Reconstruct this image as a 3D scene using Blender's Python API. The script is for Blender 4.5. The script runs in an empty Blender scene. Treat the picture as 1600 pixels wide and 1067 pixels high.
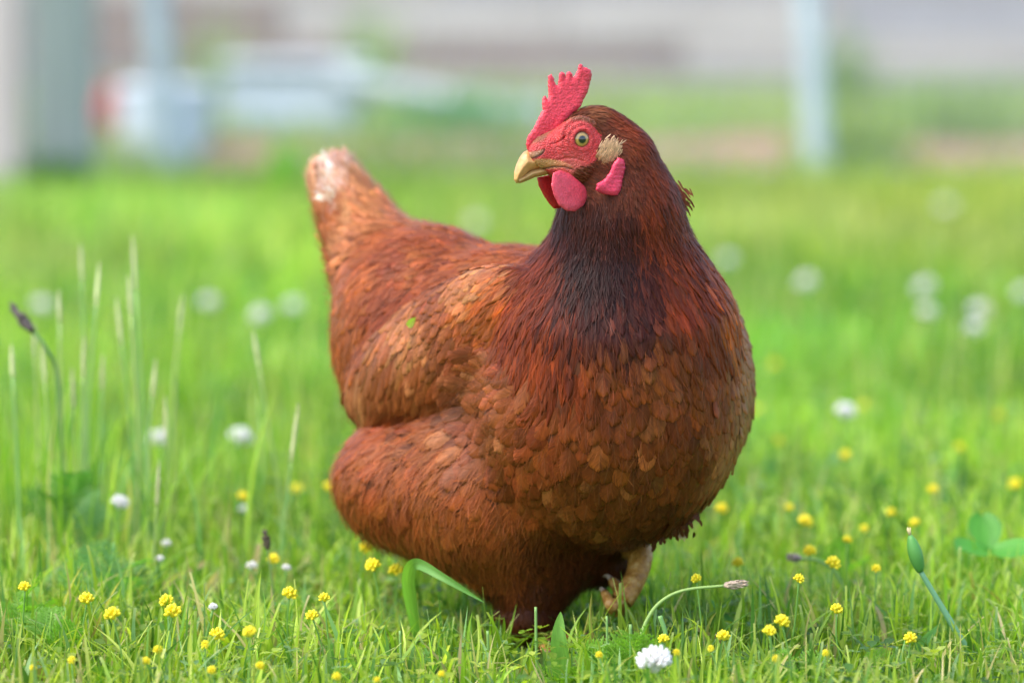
import bpy, math, random
import numpy as np
from mathutils import Vector, Matrix
from mathutils.bvhtree import BVHTree

random.seed(7)
RNG = np.random.default_rng(7)
sc = bpy.context.scene

# ------------------------------------------------------------------ camera
CAM_Y, CAM_Z, LENS = -3.0, 0.54, 135.0
FPX = LENS / 36.0 * 1600.0
PITCH = math.atan(567.5 / FPX)
cam_d = bpy.data.cameras.new("camera")
cam = bpy.data.objects.new("camera", cam_d)
sc.collection.objects.link(cam)
cam.location = (0, CAM_Y, CAM_Z)
cam.rotation_euler = (math.pi / 2 - PITCH, 0, 0)
cam_d.lens = LENS
cam_d.sensor_width = 36.0
cam_d.clip_start = 0.05
cam_d.clip_end = 500
cam_d.dof.use_dof = True
cam_d.dof.focus_distance = 2.945
cam_d.dof.aperture_fstop = 3.1
sc.camera = cam

# ------------------------------------------------------------------ world, sun, exposure
SUN_EL, SUN_AZ = math.radians(60), math.radians(-115)     # azimuth from +Y, towards +X
world = bpy.data.worlds.new("World")
sc.world = world
world.use_nodes = True
wn = world.node_tree
wn.nodes.clear()
sky = wn.nodes.new("ShaderNodeTexSky")
sky.sky_type = 'NISHITA'
sky.sun_disc = False
sky.sun_elevation = SUN_EL
sky.sun_rotation = SUN_AZ
sky.air_density = 1.0
sky.dust_density = 2.5
sky.ozone_density = 1.0
bg = wn.nodes.new("ShaderNodeBackground")
bg.inputs['Strength'].default_value = 0.15
wo = wn.nodes.new("ShaderNodeOutputWorld")
wn.links.new(sky.outputs[0], bg.inputs['Color'])
wn.links.new(bg.outputs[0], wo.inputs['Surface'])
sun_d = bpy.data.lights.new("sun", 'SUN')
sun_d.energy = 1.05
sun_d.angle = math.radians(50)
sun_d.color = (1.0, 0.95, 0.87)
sun = bpy.data.objects.new("sun", sun_d)
sc.collection.objects.link(sun)
sdir = Vector((math.sin(SUN_AZ) * math.cos(SUN_EL), math.cos(SUN_AZ) * math.cos(SUN_EL), math.sin(SUN_EL)))
sun.rotation_euler = sdir.to_track_quat('Z', 'Y').to_euler()
sun.location = sdir * 10
sc.view_settings.view_transform = 'Standard'
sc.view_settings.look = 'None'
sc.view_settings.gamma = 1.0
sc.view_settings.exposure = 1.68
sc.render.engine = 'CYCLES'
sc.cycles.use_denoising = True
sc.cycles.max_bounces = 8
sc.cycles.transparent_max_bounces = 24
sc.cycles.sample_clamp_indirect = 6.0

# ------------------------------------------------------------------ helpers
_c, _s = math.cos(PITCH), math.sin(PITCH)
def ray(px, py):
    a, b = (px - 800.0) / FPX, (533.5 - py) / FPX
    return np.array([a, _c + b * _s, -_s + b * _c])
def P(px, py, Y):
    """the point of the world at depth Y that the photograph shows at (px, py)"""
    r = ray(px, py)
    return np.array([0, CAM_Y, CAM_Z]) + r * ((Y - CAM_Y) / r[1])
def PH(px, py, h):
    r = ray(px, py)
    return np.array([0, CAM_Y, CAM_Z]) + r * ((h - CAM_Z) / r[2])
def project(p):
    q = np.asarray(p) - np.array([0, CAM_Y, CAM_Z])
    f = q[..., 1] * _c - q[..., 2] * _s
    u = q[..., 1] * _s + q[..., 2] * _c
    return 800 + FPX * q[..., 0] / f, 533.5 - FPX * u / f

def norm(v):
    return v / np.maximum(np.linalg.norm(v, axis=-1, keepdims=True), 1e-12)

def make_mesh(name, verts, faces, mat=None, smooth=True, parent=None, col=None, uv=None, extra=None):
    """faces: (n,4) or (n,3) int array, or list of arrays / tuples"""
    me = bpy.data.meshes.new(name)
    verts = np.asarray(verts, dtype=np.float32)
    if isinstance(faces, np.ndarray):
        nf, k = faces.shape
        me.vertices.add(len(verts)); me.vertices.foreach_set('co', verts.ravel())
        me.loops.add(nf * k); me.loops.foreach_set('vertex_index', faces.ravel().astype(np.int32))
        me.polygons.add(nf)
        me.polygons.foreach_set('loop_start', np.arange(0, nf * k, k, dtype=np.int32))
        me.update(calc_edges=True)
    else:
        me.from_pydata([tuple(map(float, v)) for v in verts], [], [tuple(int(i) for i in f) for f in faces])
        me.update()
    if col is not None:
        col = np.asarray(col, dtype=np.float32)
        if col.shape[1] == 3:
            col = np.concatenate([col, np.ones((len(col), 1), np.float32)], 1)
        a = me.color_attributes.new("col", 'FLOAT_COLOR', 'POINT')
        a.data.foreach_set('color', col.ravel())
    if uv is not None:
        a = me.attributes.new("fuv", 'FLOAT_VECTOR', 'POINT')
        a.data.foreach_set('vector', np.asarray(uv, dtype=np.float32).ravel())
    if extra is not None:
        a = me.attributes.new("fluff", 'FLOAT', 'POINT')
        a.data.foreach_set('value', np.asarray(extra, dtype=np.float32).ravel())
    me.polygons.foreach_set('use_smooth', np.full(len(me.polygons), smooth, dtype=bool))
    if mat:
        for m in (mat if isinstance(mat, list) else [mat]):
            me.materials.append(m)
    ob = bpy.data.objects.new(name, me)
    sc.collection.objects.link(ob)
    if parent is not None:
        ob.parent = parent
        ob.matrix_parent_inverse = Matrix.Translation(-Vector(parent.location)) if parent.type == 'EMPTY' or parent.location.length > 0 else Matrix.Identity(4)
    return ob

def tag(o, label, cat, group=None, kind=None):
    if label: o['label'] = label
    if cat: o['category'] = cat
    if group: o['group'] = group
    if kind: o['kind'] = kind
    return o
def empty(name, loc, label, cat, group=None):
    o = bpy.data.objects.new(name, None)
    o.empty_display_size = 0.02
    sc.collection.objects.link(o)
    o.location = Vector([float(x) for x in loc])
    return tag(o, label, cat, group)

# --- node helper
class NT:
    def __init__(self, name):
        self.m = bpy.data.materials.new(name); self.m.use_nodes = True
        self.t = self.m.node_tree; self.t.nodes.clear()
        self.out = self.n('ShaderNodeOutputMaterial')
    def n(self, typ, **kw):
        x = self.t.nodes.new(typ)
        for k, v in kw.items():
            if k.startswith('i_'):
                x.inputs[k[2:].replace('_', ' ')].default_value = v
            else: setattr(x, k, v)
        return x
    def l(self, a, b): self.t.links.new(a, b)
    def math(self, op, a, b=None, c=None, clamp=False):
        x = self.n('ShaderNodeMath', operation=op, use_clamp=clamp)
        for i, v in enumerate((a, b, c)):
            if v is None: continue
            if isinstance(v, (int, float)): x.inputs[i].default_value = v
            else: self.l(v, x.inputs[i])
        return x.outputs[0]
    def ramp(self, fac, stops, interp='LINEAR'):
        x = self.n('ShaderNodeValToRGB'); r = x.color_ramp; r.interpolation = interp
        while len(r.elements) > 1: r.elements.remove(r.elements[-1])
        r.elements[0].position = stops[0][0]; r.elements[0].color = (*stops[0][1], 1)
        for p, c in stops[1:]:
            e = r.elements.new(p); e.color = (*c, 1)
        self.l(fac, x.inputs[0]); return x.outputs[0]
    def mix(self, fac, a, b, mode='MIX'):
        x = self.n('ShaderNodeMix', data_type='RGBA', blend_type=mode)
        for i, v in ((0, fac), (6, a), (7, b)):
            if isinstance(v, (int, float)): x.inputs[i].default_value = v
            elif isinstance(v, tuple): x.inputs[i].default_value = (*v, 1) if len(v) == 3 else v
            else: self.l(v, x.inputs[i])
        return x.outputs[2]
    def bsdf(self, color=None, rough=0.5, spec=0.5, **kw):
        b = self.n('ShaderNodeBsdfPrincipled')
        b.inputs['Roughness'].default_value = rough
        b.inputs['Specular IOR Level'].default_value = spec
        for k, v in kw.items(): b.inputs[k].default_value = v
        if color is not None:
            if isinstance(color, tuple): b.inputs['Base Color'].default_value = (*color, 1)
            else: self.l(color, b.inputs['Base Color'])
        return b
    def bump(self, height, strength=0.3, dist=0.001, to=None):
        b = self.n('ShaderNodeBump'); b.inputs['Strength'].default_value = strength
        b.inputs['Distance'].default_value = dist
        self.l(height, b.inputs['Height'])
        if to is not None: self.l(b.outputs[0], to.inputs['Normal'])
        return b.outputs[0]
    def noise(self, scale, detail=3, vec=None, rough=0.5):
        x = self.n('ShaderNodeTexNoise'); x.inputs['Scale'].default_value = scale
        x.inputs['Detail'].default_value = detail; x.inputs['Roughness'].default_value = rough
        if vec is None: vec = self.n('ShaderNodeTexCoord').outputs['Object']
        self.l(vec, x.inputs['Vector']); return x.outputs[0]
    def attr(self, name):
        return self.n('ShaderNodeAttribute', attribute_name=name)
    def done(self, shader):
        self.l(shader, self.out.inputs['Surface']); return self.m

def feather_material():
    N = NT("feather")
    col = N.attr("col"); uv = N.attr("fuv"); fl = N.attr("fluff")
    sep = N.n('ShaderNodeSeparateXYZ'); N.l(uv.outputs['Vector'], sep.inputs[0])
    u, v, seed = sep.outputs
    au = N.math('ABSOLUTE', u)
    # barb coordinate: barbs leave the shaft forwards at about 40 degrees
    bc = N.math('SUBTRACT', v, N.math('MULTIPLY', au, 0.38))
    side = N.math('SIGN', u)
    cv = N.n('ShaderNodeCombineXYZ')
    N.l(N.math('MULTIPLY', bc, 19.0), cv.inputs[0])
    N.l(N.math('MULTIPLY', au, 1.0), cv.inputs[1])
    N.l(N.math('ADD', N.math('MULTIPLY', seed, 91.0), N.math('MULTIPLY', side, 3.3)), cv.inputs[2])
    barb = N.noise(1.0, 3, cv.outputs[0], 0.6)
    cv2 = N.n('ShaderNodeCombineXYZ')
    N.l(N.math('MULTIPLY', bc, 5.0), cv2.inputs[0]); N.l(N.math('MULTIPLY', u, 1.3), cv2.inputs[1])
    N.l(N.math('MULTIPLY', seed, 47.0), cv2.inputs[2])
    blot = N.noise(1.0, 2, cv2.outputs[0])
    k = N.math('ADD', N.math('MULTIPLY', barb, 1.25), N.math('MULTIPLY', blot, 0.9))
    k = N.math('ADD', k, -0.20)
    base = N.mix(1.0, col.outputs['Color'], (1, 1, 1), 'MULTIPLY')
    vs = N.n('ShaderNodeVectorMath', operation='SCALE')
    N.l(col.outputs['Color'], vs.inputs[0]); N.l(k, vs.inputs['Scale'])
    # pale shaft
    shaft = N.math('MULTIPLY', N.math('LESS_THAN', au, 0.05), N.math('LESS_THAN', v, 0.85))
    rim = N.math('MULTIPLY', N.math('POWER', v, 3.0), N.math('ADD', 0.55, N.math('MULTIPLY', au, 0.45)))
    rimc = N.mix(1.0, vs.outputs[0], (1.4, 1.4, 1.2), 'MULTIPLY')
    vsr = N.mix(rim, vs.outputs[0], rimc)
    c = N.mix(N.math('MULTIPLY', shaft, 0.07), vsr, (0.5, 0.25, 0.12))
    b = N.bsdf(c, 0.38, 0.17)
    N.bump(barb, 0.55, 0.0006, b)
    # torn, hairy margins: alpha is cut by the barb noise close to the outline
    edge = N.math('MINIMUM', N.math('SUBTRACT', 1.0, au), N.math('MULTIPLY', N.math('SUBTRACT', 1.0, v), 2.2))
    width = N.math('ADD', 0.06, N.math('MULTIPLY', fl.outputs['Fac'], 0.6))
    e = N.math('DIVIDE', edge, width)
    a = N.math('GREATER_THAN', N.math('ADD', e, N.math('MULTIPLY', N.math('SUBTRACT', barb, 0.5), 3.2)), 0.5)
    tr = N.n('ShaderNodeBsdfTransparent')
    tl = N.n('ShaderNodeBsdfTranslucent'); N.l(c, tl.inputs[0])
    mx0 = N.n('ShaderNodeMixShader'); mx0.inputs[0].default_value = 0.15
    N.l(b.outputs[0], mx0.inputs[1]); N.l(tl.outputs[0], mx0.inputs[2])
    mx = N.n('ShaderNodeMixShader')
    N.l(a, mx.inputs[0]); N.l(tr.outputs[0], mx.inputs[1]); N.l(mx0.outputs[0], mx.inputs[2])
    return N.done(mx.outputs[0])

def surface_nets(F, lo, hi, h):
    lo = np.array(lo, float); hi = np.array(hi, float)
    n = np.ceil((hi - lo) / h).astype(int) + 1
    ax = [lo[i] + h * np.arange(n[i]) for i in range(3)]
    f = np.empty(tuple(n), np.float32)
    Yg, Zg = np.meshgrid(ax[1], ax[2], indexing='ij')
    step = max(1, 400000 // (n[1] * n[2]))
    for i in range(0, n[0], step):
        xs = ax[0][i:i + step]
        pts = np.empty((len(xs), n[1], n[2], 3))
        pts[..., 0] = xs[:, None, None]; pts[..., 1] = Yg; pts[..., 2] = Zg
        f[i:i + step] = F(pts.reshape(-1, 3)).reshape(len(xs), n[1], n[2])
    acc = np.zeros(tuple(n - 1) + (3,), np.float32); cnt = np.zeros(tuple(n - 1), np.int32)
    sl = lambda o, k: slice(o, o + k)
    for axis in range(3):
        o1, o2 = [a for a in range(3) if a != axis]
        for d1 in (0, 1):
            for d2 in (0, 1):
                off = [0, 0, 0]; off[o1] = d1; off[o2] = d2
                a = f[tuple(sl(off[q], n[q] - 1) for q in range(3))]
                off2 = list(off); off2[axis] = 1
                b = f[tuple(sl(off2[q], n[q] - 1) for q in range(3))]
                m = (a < 0) != (b < 0)
                t = np.where(m, a / np.where(m, a - b, 1), 0)
                cnt += m
                acc[..., axis] += t * m
                acc[..., o1] += d1 * m; acc[..., o2] += d2 * m
    cells = np.argwhere(cnt > 0)
    idx = -np.ones(cnt.shape, np.int64); idx[tuple(cells.T)] = np.arange(len(cells))
    ci = tuple(cells.T)
    verts = (cells + acc[ci] / cnt[ci][:, None]) * h + lo
    quads = []
    for axis in range(3):
        o1, o2 = (axis + 1) % 3, (axis + 2) % 3
        a = f[tuple(slice(0, n[q] - 1) if q == axis else slice(1, n[q] - 1) for q in range(3))]
        b = f[tuple(slice(1, n[q]) if q == axis else slice(1, n[q] - 1) for q in range(3))]
        for flip in (False, True):
            m = (a < 0) & (b >= 0) if not flip else (a >= 0) & (b < 0)
            e = np.argwhere(m)
            if not len(e): continue
            e = e + np.array([0 if q == axis else 1 for q in range(3)])
            def g(d1, d2):
                c = e.copy(); c[:, o1] -= d1; c[:, o2] -= d2
                return idx[tuple(c.T)]
            q = np.stack([g(1, 1), g(0, 1), g(0, 0), g(1, 0)], 1)
            quads.append(q[:, ::-1] if flip else q)
    quads = np.concatenate(quads)
    return verts, quads[(quads >= 0).all(1)]

def d_ell(p, c, r, R=None):
    q = p - c
    if R is not None: q = q @ R.T
    r = np.array(r)
    k0 = np.linalg.norm(q / r, axis=-1); k1 = np.linalg.norm(q / (r * r), axis=-1)
    return k0 * (k0 - 1) / np.maximum(k1, 1e-9)
def d_cone(p, a, b, ra, rb):
    ba = b - a; t = np.clip(((p - a) @ ba) / (ba @ ba), 0, 1)
    return np.linalg.norm(p - a - t[..., None] * ba, axis=-1) - (ra + (rb - ra) * t)
def smin(a, b, k):
    h = np.maximum(k - np.abs(a - b), 0) / k
    return np.minimum(a, b) - h * h * k * 0.25
def frame(a, n):
    """rows: a, b, n"""
    a = norm(np.array(a, float)); n = np.array(n, float); n = norm(n - a * (n @ a)); b = np.cross(n, a)
    return np.stack([a, b, n])

def tube(path, radii, nseg=10, cap=True):
    path = np.asarray(path, float); N = len(path)
    T = norm(np.gradient(path, axis=0))
    up = np.array([0.13, 0.21, 0.97]); 
    if abs(T[0] @ up) > 0.95: up = np.array([1.0, 0.1, 0.0])
    V = []
    A = norm(np.cross(T[0], up))
    for i in range(N):
        A = norm(A - T[i] * (A @ T[i])); B = np.cross(T[i], A)
        for k in range(nseg):
            t = 2 * math.pi * k / nseg
            V.append(path[i] + radii[i] * (math.cos(t) * A + math.sin(t) * B))
    F = []
    for i in range(N - 1):
        for k in range(nseg):
            k2 = (k + 1) % nseg
            F.append((i * nseg + k, i * nseg + k2, (i + 1) * nseg + k2, (i + 1) * nseg + k))
    if cap:
        F.append(tuple(range(nseg - 1, -1, -1))); F.append(tuple((N - 1) * nseg + k for k in range(nseg)))
    return np.array(V), F
def catmull(pts, n=8):
    pts = np.asarray(pts, float); out = []
    Q = np.vstack([2 * pts[0] - pts[1], pts, 2 * pts[-1] - pts[-2]])
    for i in range(1, len(Q) - 2):
        for t in np.linspace(0, 1, n, endpoint=False):
            out.append(0.5 * ((2 * Q[i]) + (-Q[i - 1] + Q[i + 1]) * t + (2 * Q[i - 1] - 5 * Q[i] + 4 * Q[i + 1] - Q[i + 2]) * t * t + (-Q[i - 1] + 3 * Q[i] - 3 * Q[i + 1] + Q[i + 2]) * t ** 3))
    out.append(Q[-2]); return np.array(out)
def merge(parts):
    V, F, o = [], [], 0
    for v, f in parts:
        V.append(np.asarray(v)); F += [tuple(int(i) + o for i in q) for q in f]; o += len(v)
    return np.vstack(V), F
# ================================================================== THE HEN
HEN_LOC = np.array([0.0, 0.08, 0.0])
hen = empty('hen', HEN_LOC, 'reddish brown hen with a red comb, standing in the grass and looking left', 'hen')

U_AX = norm(np.array([-0.80, 0.60, 0.05]))       # from breast to rump
S_AX = norm(np.cross(U_AX, [0, 0, 1.0])) ; S_AX = S_AX if S_AX[1] < 0 else -S_AX
RB = frame(U_AX, [0, 0, 1.0])
HEADC = P(915, 230, -0.04)
HF = norm(np.array([-0.93, -0.36, -0.06]))       # where the head looks
HS = norm(np.cross(HF, [0, 0, 1.0])); HS = HS if HS[1] < 0 else -HS
HU = np.cross(HS, HF); HU = HU if HU[2] > 0 else -HU
WA, WB = P(812, 465, 0.0), P(572, 622, 0.135)
WN = norm(np.array([-0.45, -0.86, 0.18])); RW = frame(WB - WA, WN)
S2 = np.array([-S_AX[0], -S_AX[1], 0])
WA2, WB2 = P(1090, 500, 0.07), P(1000, 560, 0.24)
RW2 = frame(WB2 - WA2, np.array([0.9, 0.35, 0.1]))

def wing_sdf(p):
    return d_ell(p, (WA + WB) / 2 + WN * 0.002, (np.linalg.norm(WB - WA) / 2 + 0.022, 0.046, 0.024), RW)
def body_sdf(p):
    d = d_ell(p, P(955, 622, 0.03), (0.108, 0.106, 0.118), RB)
    d = smin(d, d_ell(p, P(815, 555, 0.11), (0.125, 0.088, 0.088), RB), 0.03)
    d = smin(d, d_ell(p, P(668, 495, 0.19), (0.080, 0.074, 0.076), RB), 0.03)
    d = smin(d, d_ell(p, P(655, 572, 0.185), (0.062, 0.066, 0.072), RB), 0.03)
    d = smin(d, d_ell(p, P(668, 752, 0.135), (0.074, 0.078, 0.060), RB), 0.02)
    d = smin(d, d_ell(p, P(770, 765, 0.085), (0.085, 0.075, 0.075), RB), 0.025)
    d = smin(d, d_cone(p, P(830, 838, 0.09), P(828, 960, 0.07), 0.072, 0.022), 0.02)
    d = smin(d, d_cone(p, P(925, 800, 0.10), P(940, 870, 0.10), 0.060, 0.022), 0.02)
    d = smin(d, d_cone(p, P(972, 470, 0.0), P(970, 335, -0.02), 0.076, 0.044), 0.05)
    d = smin(d, d_cone(p, P(970, 335, -0.02), P(968, 252, -0.030), 0.044, 0.029), 0.02)
    d = smin(d, d_ell(p, P(930, 235, -0.04), (0.034, 0.0165, 0.034), np.stack([HF, HS, HU])), 0.010)
    d = smin(d, d_cone(p, P(588, 405, 0.235), P(524, 284, 0.29), 0.040, 0.022), 0.03)
    d = smin(d, d_ell(p, P(1088, 570, 0.10), (0.075, 0.040, 0.085), frame(WB2 - WA2, [0.9, 0.35, 0.1])[[0, 2, 1]]), 0.012)
    d = smin(d, wing_sdf(p), 0.007)
    return d
def grad(F, p, e=5e-4):
    g = np.stack([F(p + np.eye(3)[i] * e) - F(p - np.eye(3)[i] * e) for i in range(3)], -1)
    return norm(g)
bv, bf = surface_nets(body_sdf, (-0.24, -0.16, 0.02), (0.24, 0.42, 0.47), 0.0035)

skin = NT("body_skin")
skin_m = skin.done(skin.bsdf((0.10, 0.03, 0.012), 0.8, 0.2).outputs[0])
body = make_mesh('body', bv, bf, skin_m, parent=hen)
bvh = BVHTree.FromPolygons([tuple(v) for v in bv], [tuple(f) for f in bf])

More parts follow.
